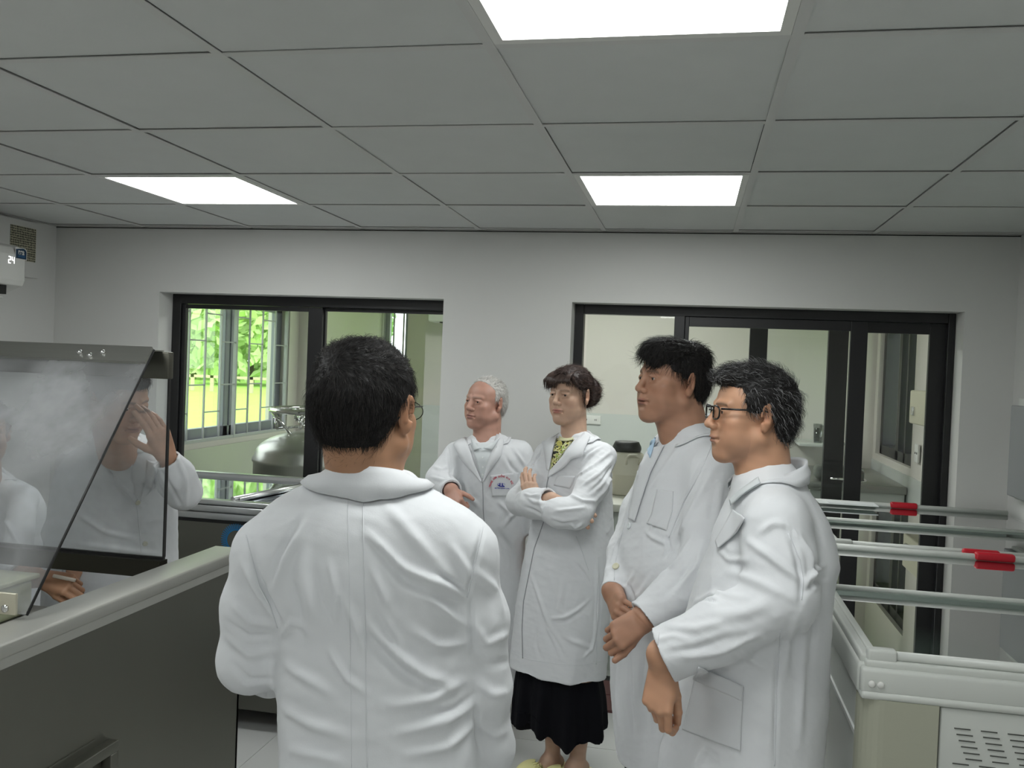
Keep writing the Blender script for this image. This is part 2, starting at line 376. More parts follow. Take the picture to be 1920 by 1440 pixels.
# ============================================================ things in the rooms
# ---- stainless tank in the left foreground
TX, TZ = -1.405, .9; TY0, TY1 = .35, 2.69
t = thing('steel_workbench', 'brushed stainless steel bench side with a broad flat top edge, left foreground', 'workbench', (TX - .5, 1.5, 0))
R_ = .105
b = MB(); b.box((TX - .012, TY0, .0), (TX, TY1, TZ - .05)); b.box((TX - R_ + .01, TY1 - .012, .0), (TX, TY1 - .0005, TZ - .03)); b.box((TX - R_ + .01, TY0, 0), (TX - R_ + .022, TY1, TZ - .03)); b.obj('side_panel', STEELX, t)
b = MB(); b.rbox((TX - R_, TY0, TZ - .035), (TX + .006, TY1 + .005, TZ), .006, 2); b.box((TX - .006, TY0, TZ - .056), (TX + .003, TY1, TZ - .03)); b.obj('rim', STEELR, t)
b = MB(); b.rbox((TX - 1.06, TY0, .69), (TX - R_ + .012, 2.46, .72), .004); b.obj('worktop', STEELR, t)
b = MB(); b.box((TX - 1.04, TY0 + .02, 0), (TX - 1.0, 2.44, .69)); b.obj('far_panel', STEELX, t)
t2 = thing('plastic_tub', 'pale green plastic tub on the bench behind the fogged glass, left edge', 'tub', (-2.0, 2.2, .72))
qa = at_y(-18, 1040, 2.2); b = MB(); b.rbox((qa[0] - .28, 2.2, .722), (qa[0], 2.38, .835), .02); b.obj('tub', mat('pale_green_tub', srgb(184, 188, 158), .5), t2); b = MB(); b.rbox((qa[0] - .292, 2.19, .828), (qa[0] + .012, 2.39, .842), .005); b.obj('rim', mat('pale_green_rim', srgb(206, 208, 180), .5), t2)
# pull-out bracket frame on the side panel
pA = at_x(205, 1384, TX + .0)
b = MB(); hx = TX; yy = pA[1]; zz = pA[2]
b.rbox((hx - .002, yy - .55, zz - .028), (hx + .028, yy, zz), .003); b.rbox((hx - .002, yy - .03, zz - .16), (hx + .028, yy, zz - .028), .003)
b.box((hx - .001, yy - .52, zz + .018), (hx + .004, yy - .06, zz + .022)); b.obj('bracket', STEELX, t)
# ---- splash guard standing on the tank: vertical rear glass and sloping front glass hung from one bar
DH = 2.42                                       # y of the guard's back plane
xr = at_y(314, 700, DH)[0]
zt = at_y(305, 657, DH)[2]; zb = at_y(315, 1047, DH)[2]
g = thing('splash_guard', 'steel framed splash guard with fogged glass panes standing on the bench', 'splash guard', (xr - .7, DH, TZ))
XG = xr - .95
b = MB(); b.rbox((XG, DH + .0, zt - .085), (xr + .003, DH + .028, zt - .004), .004); b.obj('glass_clamp', STEELD, g)
FOG = glass_mat('fogged_glass', (.90, .91, .92, 1), refl=1.2, rough=.02, haze=.50, hscale=2.4, lo=.42, hi=.64, base_haze=.10, haze_col=(.64, .645, .66, 1))
FOG2 = glass_mat('clear_guard_glass', (.93, .94, .94, 1), refl=1.0, rough=.0, haze=.30, hscale=3.0, lo=.45, hi=.7, base_haze=.08, haze_col=(.66, .67, .68, 1))
b = MB(); b.box((XG, DH + .010, zb), (xr, DH + .016, zt - .03)); b.obj('rear_glass', FOG2, g)
b = MB(); b.box((xr - .0035, DH + .008, zb), (xr + .0015, DH + .018, zt - .01)); b.box((XG, DH + .008, zb - .008), (xr, DH + .018, zb)); b.obj('glass_edge', BLKP, g)
b = MB(); b.box((XG, DH - .012, zb - .06), (xr + .0, DH + .03, zb - .010)); b.box((XG, DH - .014, zb - .012), (xr, DH - .010, zb - .008)); b.obj('lower_bar', mat('olive_dark_bar', srgb(40, 38, 30), .45, metal=.5), g)
for px_ in (XG + .01, xr - .03): b = MB(); b.box((px_, DH - .008, .721), (px_ + .022, DH + .014, zb - .055)); b.obj('post', STEELD, g)
# the sloping pane: from the top bar down towards the viewer
y2 = at_z(50, 1155, TZ + .01)[1]; x2 = at_z(50, 1155, TZ + .01)[0]
ptop = Vector((xr - .022, DH - .038, zt)); pbot = Vector((x2 + .0, y2, TZ + .012))
slope = (ptop - pbot); off = Vector((-.95, 0, 0))
def slab(name, a, b_, c, d, th, m, par):
    n = (Vector(b_) - Vector(a)).cross(Vector(d) - Vector(a)).normalized() * th
    B = MB(); B.add([a, b_, c, d] + [Vector(p) + n for p in (a, b_, c, d)], [(0, 1, 2, 3), (7, 6, 5, 4), (0, 4, 5, 1), (1, 5, 6, 2), (2, 6, 7, 3), (3, 7, 4, 0)]); return B.obj(name, m, par)
nsl = slope.cross(off).normalized(); nsl = nsl if nsl.y < 0 else -nsl; sd = slope.normalized()
pt = ptop + nsl * .004; pl = pt - sd * .062
slab('top_bar', pl, pt, pt + off, pl + off, .010 if (pt - pl).cross(off).dot(nsl) * 1 > 0 else -.010, STEEL, g)
b = MB(); b.box((XG, DH - .040, zt - .004), (xr - .022, DH + .012, zt)); b.obj('cap_strip', STEEL, g)
for u, v in ((150, 661), (169, 667), (193, 661)):
    r_ = Vector(_ray(u, v)); k_ = (pt + nsl * .010 - Vector(CO)).dot(nsl) / r_.dot(nsl); q = Vector(CO) + r_ * k_; M_ = nsl.to_track_quat('Z', 'Y').to_matrix().to_4x4(); M_.translation = q
    b = MB(); b.lathe([(.0085, -.002), (.0085, .003), (.006, .007), (.001, .0085)], (0, 0, 0), 16, M_); b.obj('rivet', CHROME, g)
slab('front_glass', pbot, ptop, ptop + off, pbot + off, .005, FOG, g)
b = MB(); b.tube([pbot, ptop], .0035, 6); b.obj('glass_edge', BLKP, g)
q0 = at_z(0, 1160, TZ + .02)
b = MB(); bx = x2 - .02; b.rbox((bx - .5, y2 - .012, TZ + .012), (bx + .0, y2 - .004, TZ + .062), .002); b.obj('clamp_plate', mat('cream_plate', srgb(190, 186, 168), .35, metal=.4), g)
q = at_y(9, 1141, y2 - .014); b = MB(); b.lathe([(.009, 0), (.009, .004), (.005, .006), (.001, .0062)], (q[0], y2 - .012, q[2]), 12, Matrix.Rotation(PI / 2, 4, 'X')); b.obj('bolt', CHROME, g)
# strip lamp tape behind the top bar
qa = at_y(0, 672, DH + .03); qb = at_y(55, 680, DH + .03)
b = MB(); b.rbox((XG + .05, DH + .030, zt - .075), (qb[0], DH + .05, zt - .052), .003); b.obj('strip', PLW, g)
# ---- low chest freezer against the back wall, dark steel front with a blue sun ring
FX0, FX1, FYa, FYb, FZ = -2.55, -1.15, 3.36, 4.16, .93
f = thing('chest_freezer', 'dark steel chest freezer with mirror lids under the left window', 'freezer', ((FX0 + FX1) / 2, 3.7, 0))
b = MB(); b.rbox((FX0, FYa, .08), (FX1, FYb, FZ - .075), .01); b.obj('cabinet', mat('olive_steel_front', srgb(92, 92, 84), .42, metal=.3), f)
for ux in (FX0 + .08, FX1 - .08):
    for uy in (FYa + .08, FYb - .08): b = MB(); b.lathe([(.03, 0), (.03, .03), (.02, .035), (.02, .082)], (ux, uy, 0), 16); b.obj('foot', BLKP, f)
b = MB()
for dz, dy, h in ((0, .0, .02), (-.022, -.008, .026), (-.05, .0, .03)):
    b.rbox((FX0, FYa - .004 + dy, FZ + dz - h), (FX1, FYa + .045 + dy * .5, FZ + dz), .006)
b.rbox((FX0, FYb - .05, FZ - .06), (FX1, FYb, FZ + .004), .006); b.rbox((FX0, FYa, FZ - .06), (FX0 + .04, FYb, FZ), .006); b.rbox((FX1 - .04, FYa, FZ - .06), (FX1, FYb, FZ), .006)
b.obj('rim', ALU, f)
b = MB(); b.box((FX0 + .01, FYa - .001, FZ - .093), (FX1 - .01, FYa + .02, FZ - .077)); b.obj('gasket', BLK2, f)
mirror = mat('mirror_lid', srgb(205, 210, 215), .03, metal=1)
b = MB(); b.box((FX0 + .03, FYa + .03, FZ - .02), (FX1 - .03, FYb - .03, FZ - .014)); b.obj('lid', mirror, f)
b = MB(); pa = Vector((-1.72, 4.08, FZ + .0)); pb_ = Vector((-1.83, 3.40, FZ + .0)); b.tube([pa, pb_], .014, 8); b.tube([pa + Vector((.03, 0, .004)), pb_ + Vector((.03, 0, .004))], .006, 6); b.obj('lid_rail', ALU, f)
c0 = at_y(443, 1013, FYa)
b = MB()
for k in range(44):
    a = 2 * PI * k / 44 + .05
    for r0, r1, ww in ((.040, .052, .0030), (.052, .068, .0026)):
        M_ = basis((c0[0], FYa - .0005, c0[2]), (math.cos(a), 0, math.sin(a)), (-math.sin(a), 0, math.cos(a)))
        b.prism([(r0, -ww), (r1, -ww * .5), (r1, ww * .5), (r0, ww)], -.0012 if False else .0012, M_)
b.obj('sun_emblem', mat('emblem_blue', srgb(24, 122, 182), .5), f)
# ---- two white island freezers at the right, glass lids
def island(name, label, x0, x1, y0, y1, z, front=False, tilt=0., hx=(.94, 1.07)):
    t = thing(name, label, 'freezer', ((x0 + x1) / 2, (y0 + y1) / 2, 0))
    b = MB(); b.rbox((x0 + .01, y0 + .02, .1), (x1, y1 - .02, z - .095), .03); b.obj('cabinet', PLG, t)
    b = MB()                                       # stepped rim
    b.rbox((x0, y0, z - .10), (x1, y0 + .05, z - .045), .008); b.rbox((x0, y0 - .004, z - .112), (x1, y0 + .06, z - .094), .008)
    b.rbox((x0 - .004, y0 + .02, z - .105), (x0 + .045, y1, z - .04), .008); b.rbox((x0, y1 - .05, z - .10), (x1, y1, z - .03), .008)
    b.rbox((x0 + .01, y0 + .012, z - .05), (x1, y0 + .055, z - .03), .006)
    b.rbox((x0 + .002, y0 + .03, z - .045), (x0 + .03, y1, z - .022), .006)
    b.obj('rim', PLG, t)
    b = MB(); b.box((x0 + .05, y0 + .06, .45), (x1, y1 - .055, .46)); b.box((x0 + .045, y0 + .05, .45), (x0 + .052, y1 - .05, z - .04)); b.box((x0 + .05, y0 + .05, .45), (x1, y0 + .058, z - .04)); b.box((x0 + .05, y1 - .058, .45), (x1, y1 - .05, z - .04)); b.obj('liner', mat('grey_liner', srgb(205, 209, 206), .5), t)
    ym = y0 + .5 * (y1 - y0)
    for nm, ya, yb_, zz in (('lid', y0 + .03, ym + .03, z - .022), ('lid', ym - .01, y1 - .03, z - .004)):
        l = MB(); l.box((x0 + .03, ya, zz - .003), (x1, yb_, zz + .003)); l = l.obj(nm, GLASSF, t)
        fr = MB(); fr.tube([(x0 + .02, ya, zz), (x1, ya, zz)], .011 if zz < z - .01 else .007, 10); fr.rbox((x0 + .02, yb_ - .012, zz - .008), (x1, yb_ + .004, zz + .006), .003)
        fr.rbox((x0 + .02, ya, zz - .006), (x0 + .036, yb_, zz + .006), .003); o = fr.obj('lid_frame', PLG, l)
        if zz < z - .01:
            e = MB(); e.rbox((x0 + .014, ya - .015, zz - .018), (x0 + .075, ya + .016, zz + .014), .006); e.obj('end_cap', PLG, l)
    hz = z + .0
    b = MB(); b.rbox((x0 + .01, y1 - .05, z - .03), (x1, y1 + .002, z + .012), .01); b.tube([(x0 + .01, y1 - .055, z + .008), (x1, y1 - .055, z + .008)], .011, 10); b.obj('rail', PLG, t)
    for h, (a, c) in enumerate(hx):
        b = MB(); b.rbox((a, y1 - .075 + .05 * h, z + .0), (c, y1 - .045 + .045 * h, z + .026), .008); b.obj('handle', RED, t)
    return t
fa = island('island_freezer', 'white island freezer with a vented front panel at the right edge, nearest one', .385, XR - .03, 2.03, 3.22, .955, hx=((.93, 1.05), (.905, 1.02)))
fb = island('island_freezer', 'white island freezer behind the vented one, beside the dark window frame', .50, XR - .03, 3.27, 4.2, .975, hx=((.87, .98),))
b = MB(); X0, Y0 = .385, 2.03
prof = [(X0 + .085, Y0 - .003), (X0 + .155, Y0 - .003), (X0 + .155, Y0 + .03), (X0 + .02, Y0 + .03), (X0 + .0, Y0 + .07)]
arc = [(X0 + .05 - .05 * math.cos(a), Y0 + .047 - .05 * math.sin(a)) for a in np.linspace(0, PI / 2, 8)]
b.prism(arc + [(X0 + .158, Y0 - .003), (X0 + .158, Y0 + .05), (X0 + .0, Y0 + .05)], .845 - .1, Matrix.Translation((0, 0, .1))); b.obj('corner_post', PLB, fa)
b = MB(); b.rbox((X0 + .162, Y0 + .002, .655), (XR - .04, Y0 + .02, .842), .004); b.rbox((X0 + .162, Y0 + .002, .42), (XR - .04, Y0 + .02, .652), .004); b.obj('vent_panel', PLG, fa)
b = MB(); b.box((X0 + .162, Y0 + .004, .30), (XR - .04, Y0 + .02, .419)); b.obj('kick_panel', BLKP, fa)
b = MB()
for r in range(17):
    for c in range(9):
        x = X0 + .19 + c * .052 + (r % 6) * .005 - .0; z = .80 - r * .0125
        if z > .59: b.box((x, Y0 + .0005, z), (x + .032, Y0 + .0035, z + .0022))
b.obj('louvre', mat('slot_shadow_grey', srgb(74, 76, 72), .7), fa)
for k in range(2): b = MB(); b.lathe([(.0075, 0), (.0075, .003), (.005, .0055), (.001, .006)], (X0 + .022 + .018 * k, Y0 - .0, .955 - .078), 14, Matrix.Rotation(PI / 2, 4, 'X')); b.obj('screw_cap', PLW, fa)
b = MB(); b.box((X0 + .005, Y0 + .06, .735), (X0 + .0105, 3.1, .745)); b.obj('side_groove', mat('pale_trim', srgb(225, 228, 226), .3), fa)
# wire basket inside the near freezer
b = MB(); x0, x1, y0, y1 = 1.05, 1.3, 2.45, 3.0
for k in range(9):
    y = y0 + (y1 - y0) * k / 8; b.tube([(x0, y, .62), (x0, y, .88)], .0022, 5)
for k in range(7):
    z = .62 + .26 * k / 6; b.tube([(x0, y0, z), (x0, y1, z)], .0022, 5); b.tube([(x0, y0, z), (x1, y0, z)], .0022, 5)
b.obj('wire_basket', PLW, fa)
# ---- papers lying on the far freezer rail
b = MB(); b.box((.56, 4.02, .990), (.80, 4.13, .9935)); b.box((.60, 4.03, .9936), (.78, 4.11, .9955)); tag(b.obj('paper_sheet', mat('paper', srgb(225, 228, 228), .8)), 'white papers lying on the far island freezer beside the shoulder', 'paper')
# ---- grey electrical box on right wall
eb = at_x(1903, 760, XR - .04); ec = at_x(1899, 930, XR - .04)
t = thing('electrical_box', 'light grey wall box cut by the right edge of the photo', 'electrical box', (XR - .05, eb[1] - .2, 1.2))
b = MB(); b.rbox((XR - .055, eb[1] - .45, ec[2]), (XR - .002, eb[1], eb[2]), .005); b.obj('cover', mat('box_grey', srgb(140, 142, 143), .5), t)
b = MB(); b.rbox((XR - .03, eb[1] - .44, ec[2] - .012), (XR - .001, eb[1] - .01, eb[2] + .03), .003); b.obj('back_plate', PLG, t)
# ---- split air conditioner on left wall
a1 = at_x(50, 545, XL + .2)
t = thing('air_conditioner', 'white split air conditioner showing 24, on the left wall', 'air conditioner', (XL + .1, a1[1] - .4, 1.8))
ax1 = XL + .2; ay1 = at_x(48, 480, ax1)[1]; az0 = at_x(25, 548, ax1)[2]; az1 = at_x(25, 457, ax1)[2]
prof = [(0, .0), (.10, -.0), (.19, .035), (.20, .06), (.20, az1 - az0 - .05), (.185, az1 - az0 - .015), (.15, az1 - az0), (0, az1 - az0)]
M_ = Matrix(((1, 0, 0, XL + .001), (0, 0, -1, ay1), (0, 1, 0, az0), (0, 0, 0, 1)))
b = MB(); b.prism(prof, .85, M_); b.obj('casing', PLW, t, bevel=.006)
b = MB(); b.box((XL + .05, ay1 - .8, az0 - .012), (XL + .185, ay1 - .1, az0 + .03)); b.obj('air_outlet', BLKP, t)
b = MB(); b.rbox((XL + .06, ay1 - .8, az0 - .03), (XL + .16, ay1 - .09, az0 - .022), .003); b.obj('flap', PLW, t)
def on_ac(u, v): q = at_x(u, v, ax1 + .0012); return q[1], q[2]
ya, za = on_ac(30, 464); yb_, zb_ = on_ac(49, 487)
st = MB(); hh = za - zb_; ww = yb_ - ya
arc = [(ww * 1.0 - .35 * ww + .35 * ww * math.sin(a), hh - .35 * hh + .35 * hh * math.cos(a)) for a in np.linspace(0, PI / 2, 7)]
ST = basis((ax1 + .0008, ya, zb_), (0, 1, 0), (0, 0, 1))
st.prism([(-.004, -.004)] + [(ww + .004, -.004)] + [(p[0] + .004, p[1] + .004) for p in arc[::-1]] + [(-.004, hh + .002)], .0006, ST); so = st.obj('sticker', PLW, t)
st = MB(); st.prism([(0, 0), (ww, 0)] + arc[::-1] + [(0, hh * .86)], .0012, ST); st.obj('sticker_panel', mat('sticker_navy', srgb(16, 52, 82), .4), so)
text_obj('sticker_text', 'R32', hh * .47, PLW, basis((ax1 + .0022, ya + ww * .5, zb_ + hh * .42), (0, 1, 0), (0, 0, 1)), so, bold=.002)
st = MB(); st.box((ax1 + .002, ya + ww * .2, zb_ + hh * .16), (ax1 + .0024, yb_ - ww * .15, zb_ + hh * .22)); st.box((ax1 + .002, ya + ww * .2, zb_ + hh * .28), (ax1 + .0024, yb_ - ww * .15, zb_ + hh * .32)); st.obj('sticker_line', mat('sticker_blue', srgb(50, 110, 160), .4), so)
yd, zd = on_ac(16, 491); ye, _ = on_ac(27, 491)
# seven segment digits
b = MB(); dig = {'2': 'abged', '4': 'fgbc'}; zd -= .004; dh = .030; dw = abs(ye - yd) * .36; y = yd
for ch in '24':
    s_ = {'a': ((0, 1), (1, 1)), 'b': ((1, 1), (1, .5)), 'c': ((1, .5), (1, 0)), 'd': ((0, 0), (1, 0)), 'e': ((0, .5), (0, 0)), 'f': ((0, 1), (0, .5)), 'g': ((0, .5), (1, .5))}
    for k in dig[ch]:
        (u0, v0), (u1, v1) = s_[k]; b.tube([(ax1 + .001, y + u0 * dw, zd + v0 * dh), (ax1 + .001, y + u1 * dw, zd + v1 * dh)], .0020, 6)
    y += dw * 1.7
b.obj('display', mat('display_white', (1, 1, 1, 1), .5, emit=(1, 1, 1, 1), estr=1.6), t)
# ---- perforated vent on the left wall beside it
v0 = at_x(13, 420, XL); v1 = at_x(61, 432, XL); v2 = at_x(57, 492, XL)
t = thing('wall_vent', 'white ventilation box with perforated grille behind the air conditioner', 'vent', (XL + .01, v1[1] - .15, 1.95))
b = MB(); b.box((XL + .0005, v0[1] - .3, v2[2] - .08), (XL + .02, v1[1] + .03, ZC - .012)); b.obj('box', WALL, t)
def perforated():
    m = bpy.data.materials.new('perforated_grille'); m.use_nodes = True; nt = m.node_tree; N = nt.nodes; L = nt.links
    tc = N.new('ShaderNodeTexCoord'); vo = N.new('ShaderNodeTexVoronoi'); vo.inputs['Scale'].default_value = 88; vo.inputs['Randomness'].default_value = .15
    L.new(tc.outputs['Object'], vo.inputs[0]); cr = N.new('ShaderNodeValToRGB'); cr.color_ramp.elements[0].position = .42; cr.color_ramp.elements[1].position = .5
    cr.color_ramp.elements[0].color = srgb(52, 52, 44); cr.color_ramp.elements[1].color = srgb(178, 174, 150)
    L.new(vo.outputs['Distance'], cr.inputs[0]); L.new(cr.outputs[0], N['Principled BSDF'].inputs['Base Color']); return m
b = MB(); b.box((XL + .0205, v0[1], v2[2]), (XL + .0225, v1[1] - .0, v0[2] - .0)); b.obj('grille', perforated(), t)
# ---- things seen through the windows
t = thing('storage_vessel', 'large stainless vessel with domed top and ring handle behind the left window', 'vessel', (-2.06, 5.6, 0))
cx, cy = at_y(596, 860, 5.5)[0], 5.5; rr = (596 - 466) / FPX * 5.5 * .98; zd = at_y(596, 860, 5.5)[2]
b = MB(); b.lathe([(rr * .98, .0), (rr * .98, zd - .02), (rr, zd - .015), (rr, zd + .0), (rr * .96, zd + .03)] + [(rr * .96 * math.cos(a), zd + .03 + .155 * math.sin(a) ) for a in np.linspace(.15, 1.35, 10)] + [(.05, zd + .185)], (cx, cy, 0), 48); b.obj('body', mat('vessel_steel', srgb(176, 176, 170), .3, metal=.9), t)
ztop = at_y(560, 768, 5.5)[2]; rh = rr * .74
b = MB(); b.tube([(cx + rh * math.cos(a), cy + rh * math.sin(a), ztop) for a in np.linspace(0, 2 * PI, 40, endpoint=False)], .016, 10, closed=True)
for k in range(4):
    a = .5 + k * PI / 2; b.tube([(cx + rh * math.cos(a), cy + rh * math.sin(a), ztop), (cx + rh * .5 * math.cos(a), cy + rh * .5 * math.sin(a), zd + .13)], .011, 8)
b.obj('ring_handle', CHROME, t)
b = MB(); b.lathe([(.06, zd + .17), (.06, zd + .22), (.04, zd + .24), (.04, zd + .27), (.001, zd + .27)], (cx, cy, 0), 24)
for k, (a, h, l) in enumerate(((2.4, .06, .2), (2.9, .10, .14), (3.6, .05, .22), (.6, .08, .2), (4.6, .07, .18))):
    q = Vector((cx + .05 * math.cos(a), cy + .05 * math.sin(a), zd + .17 + h)); e = q + Vector((l * math.cos(a), l * math.sin(a), -.03)); b.tube([q, e], .008, 8); b.tube([e, e + Vector((0, 0, .07))], .012, 8); b.tube([e + Vector((-.03, .02, .07)), e + Vector((.03, -.02, .075))], .005, 6)
b.obj('valve', CHROME, t)
# small storage dewar on counter behind window 2
cq = at_y(1172, 925, 4.95); cx, cz = cq[0], cq[2]
t = thing('counter', 'white tiled counter behind the right window', 'counter', (0, 4.9, 0))
b = MB(); b.rbox((-.9, 4.52, cz - .04), (.42, 5.35, cz), .005); b.obj('counter_top', mat('cream_top', srgb(202, 200, 190), .4), t); b = MB(); b.box((-.88, 4.55, .0), (.4, 5.33, cz - .04)); b.obj('cabinet', PLG, t)
r = .118; h = (925 - 835) / FPX * 4.95 * .98
t = thing('cryo_dewar', 'cream cryogenic dewar with black lid on the counter behind the window', 'dewar', (cx, 4.95, cz))
b = MB(); cream = mat('dewar_cream', srgb(192, 187, 172), .5, noise=.08, nscale=12)
b.lathe([(r * .97, 0), (r, .01), (r, h * .42), (r * 1.012, h * .425), (r * 1.012, h * .44), (r, h * .45), (r, h * .62), (r * .93, h * .76), (r * .74, h * .86), (r * .52, h * .9), (.02, h * .9)], (cx, 4.95, cz + .001), 40); b.obj('body', cream, t)
b = MB(); b.lathe([(r * .64, h * .9), (r * .67, h * .95), (r * .66, h * 1.0), (r * .55, h * 1.1), (r * .5, h * 1.105), (.001, h * 1.105)], (cx, 4.95, cz), 32); b.obj('lid', BLKP, t)
for a0 in (-1.2, .3, 2.0):
    b = MB(); b.tube([(cx + (r * q) * math.cos(a0 + w_), 4.95 + (r * q) * math.sin(a0 + w_), cz + h * z_) for w_, q, z_ in ((-.3, .98, .66), (-.3, 1.12, .8), (-.15, 1.0, .86), (.15, 1.0, .86), (.3, 1.12, .8), (.3, .98, .66))], .006, 8); b.obj('handle', cream, t)
def socket(u, v, y, label, kind='y', w_=.1, h_=.045):
    t = None; q = at_y(u, v, y) if kind == 'y' else at_x(u, v, y)
    b = MB()
    if kind == 'y': b.rbox((q[0] - w_ / 2, y - .014, q[2] - h_ / 2), (q[0] + w_ / 2, y - .0005, q[2] + h_ / 2), .003)
    else: b.rbox((y - .014, q[1] - w_ / 2, q[2] - h_ / 2), (y - .0005, q[1] + w_ / 2, q[2] + h_ / 2), .003)
    t = thing('wall_socket', label, 'socket', (q[0], q[1], q[2])); b.obj('plate', PLW, t)
    for k in (-1, 1):
        for s_ in (-1, 1):
            b = MB()
            if kind == 'y': b.box((q[0] + k * w_ * .24 + s_ * .006 - .002, y - .0155, q[2] - .006), (q[0] + k * w_ * .24 + s_ * .006 + .002, y - .0138, q[2] + .006))
            else: b.box((y - .0155, q[1] + k * w_ * .24 + s_ * .006 - .002, q[2] - .006), (y - .0138, q[1] + k * w_ * .24 + s_ * .006 + .002, q[2] + .006))
            b.obj('socket_hole', BLKP, t)
socket(1108, 787, YN - .008, 'white wall socket on the tiled wall behind the woman with the bun', w_=.16, h_=.07)
socket(1325, 794, YN - .008, 'white wall socket on the tiled wall between the two men on the right', w_=.2, h_=.08)
socket(1722, 850, NX - .008, 'small white socket on the side wall under the paper towel box', 'x', .08, .11)
q = at_x(1716, 732, NX - .1); q2 = at_x(1716, 796, NX - .1)
t = thing('towel_dispenser', 'beige paper towel box on the side wall behind the right window', 'dispenser', (NX - .05, q[1], q2[2]))
y_b = at_x(1742, 740, NX - .1)[1]
b = MB(); b.rbox((NX - .1, min(y_b, q[1]) , q2[2]), (NX - .001, max(y_b, q[1]) + .12, q[2]), .01); b.obj('casing', mat('beige_box', srgb(190, 186, 165), .5), t)
b = MB(); b.rbox((NX - .112, q[1] - .02, q2[2] + .05), (NX - .098, q[1] + .04, q2[2] + .1), .004); b.obj('latch', CHROME, t)
t = thing('sliding_partition', 'dark framed glass partition deep in the room behind the right window', 'partition', (.6, 5.9, 0))
yp = 5.9
for u0, u1, top, bot in ((1403, 1434, 2.2, 0), (1551, 1586, 2.2, 0)):
    a, c = at_y(u0, 700, yp)[0], at_y(u1, 760, yp)[0]; b = MB(); b.box((a, yp, bot), (c, yp + .05, top)); b.obj('post', BLK, t, bevel=.003)
b = MB(); b.box((at_y(1434, 700, yp)[0], yp + .02, .0), (at_y(1551, 700, yp)[0], yp + .028, 2.2)); b.obj('pane', GLASS, t)
b = MB(); q = at_y(1556, 905, yp); b.tube([(q[0], yp - .001, q[2] + .03), (q[0], yp - .03, q[2] + .03), (q[0] + .10, yp - .03, q[2] + .03)], .008, 8); b.obj('handle', CHROME, t)
# sink bench along the side wall of that room
t = thing('sink_bench', 'steel sink bench along the side wall behind the right window', 'bench', (1.1, 6.1, 0))
zb2 = .86
b = MB(); b.rbox((.75, 6.0, zb2 - .05), (NX - .012, 7.1, zb2), .008); b.obj('worktop', mat('dull_steel_top', srgb(150, 150, 145), .35, metal=.6), t)
b = MB(); b.box((.78, 6.03, 0), (NX - .02, 7.05, zb2 - .05)); b.obj('cabinet', PLG, t)
b = MB(); M_ = Matrix.Translation((1.0, 6.3, zb2)) @ Matrix.Diagonal((1.0, 1.4, 1, 1)); b.lathe([(.15, .001), (.16, .006), (.17, .001)], (0, 0, .0), 32, M_); b.obj('sink_ring', CHROME, t)
b = MB(); b.tube([(1.2, 6.75, zb2), (1.2, 6.75, zb2 + .16), (1.16, 6.75, zb2 + .2), (1.08, 6.75, zb2 + .2), (1.05, 6.75, zb2 + .17)], .012, 10); tag(b.obj('tap', CHROME), 'chrome swan-neck tap at the far end of the sink bench', 'tap')
for k, (u, v) in enumerate(((1533, 812), (1541, 814), (1528, 818))):
    q = at_z(u, v, zb2) if False else at_y(u, v, 7.0); b = MB(); b.lathe([(.028, 0), (.034, .13), (.031, .13), (.025, .006), (.001, .006)], (q[0], 7.0 - .08 * k, q[2] - .06), 20)
    tag(b.obj('drinking_glass', glass_mat('tumbler', (.9, .92, .92, 1), refl=2.5)), ['clear drinking glass at the far end of the bench, tallest in view', 'clear drinking glass next to the dark post behind the window', 'clear drinking glass standing left of the other two glasses'][k], 'glass', 'glasses behind the window')
q = at_y(1533, 812, 7.0)
b = MB(); b.rbox((q[0] - .16, 6.7, q[2] - .082), (q[0] + .1, 7.19, q[2] - .0605), .003); tag(b.obj('wall_shelf', PLG), 'narrow shelf carrying glasses on the far wall behind the right window', 'shelf')
for k, (u, v, w_, h_, lab) in enumerate(((1560, 870, .3, .15, 'grey appliance with dark round door on the sink bench'),)):
    q = at_y(1540, 868, 6.1); b = MB(); b.rbox((q[0] - .04, 6.03, zb2 + .008), (q[0] + .26, 6.2, zb2 + .1), .03)
    t = thing('bench_appliance', lab, 'appliance', (q[0], 5.6, zb2)); b.obj('casing', mat('dark_grey_plastic', srgb(98, 100, 96), .4), t)
    b = MB(); b.lathe([(.045, 0), (.05, .008), (.02, .010), (.001, .01)], (q[0] + .06, 6.03, zb2 + .055), 24, Matrix.Rotation(PI / 2, 4, 'X')); b.obj('door', BLKP, t)
# AC in the far corner seen at top of window 1
q = at_y(802, 586, YN - .2); q3 = at_y(832, 604, YN - .2)
t = thing('air_conditioner', 'small white air conditioner at the right top corner of the left window', 'air conditioner', (q[0] + .4, YN - .1, q3[2]))
b = MB(); b.rbox((q[0], YN - .2, q3[2]), (q[0] + .85, YN - .001, q3[2] + .28), .02); b.obj('casing', PLW, t)
b = MB(); b.box((q[0] + .1, YN - .19, q3[2] - .006), (q[0] + .78, YN - .06, q3[2] + .01)); b.obj('air_outlet', BLKP, t)
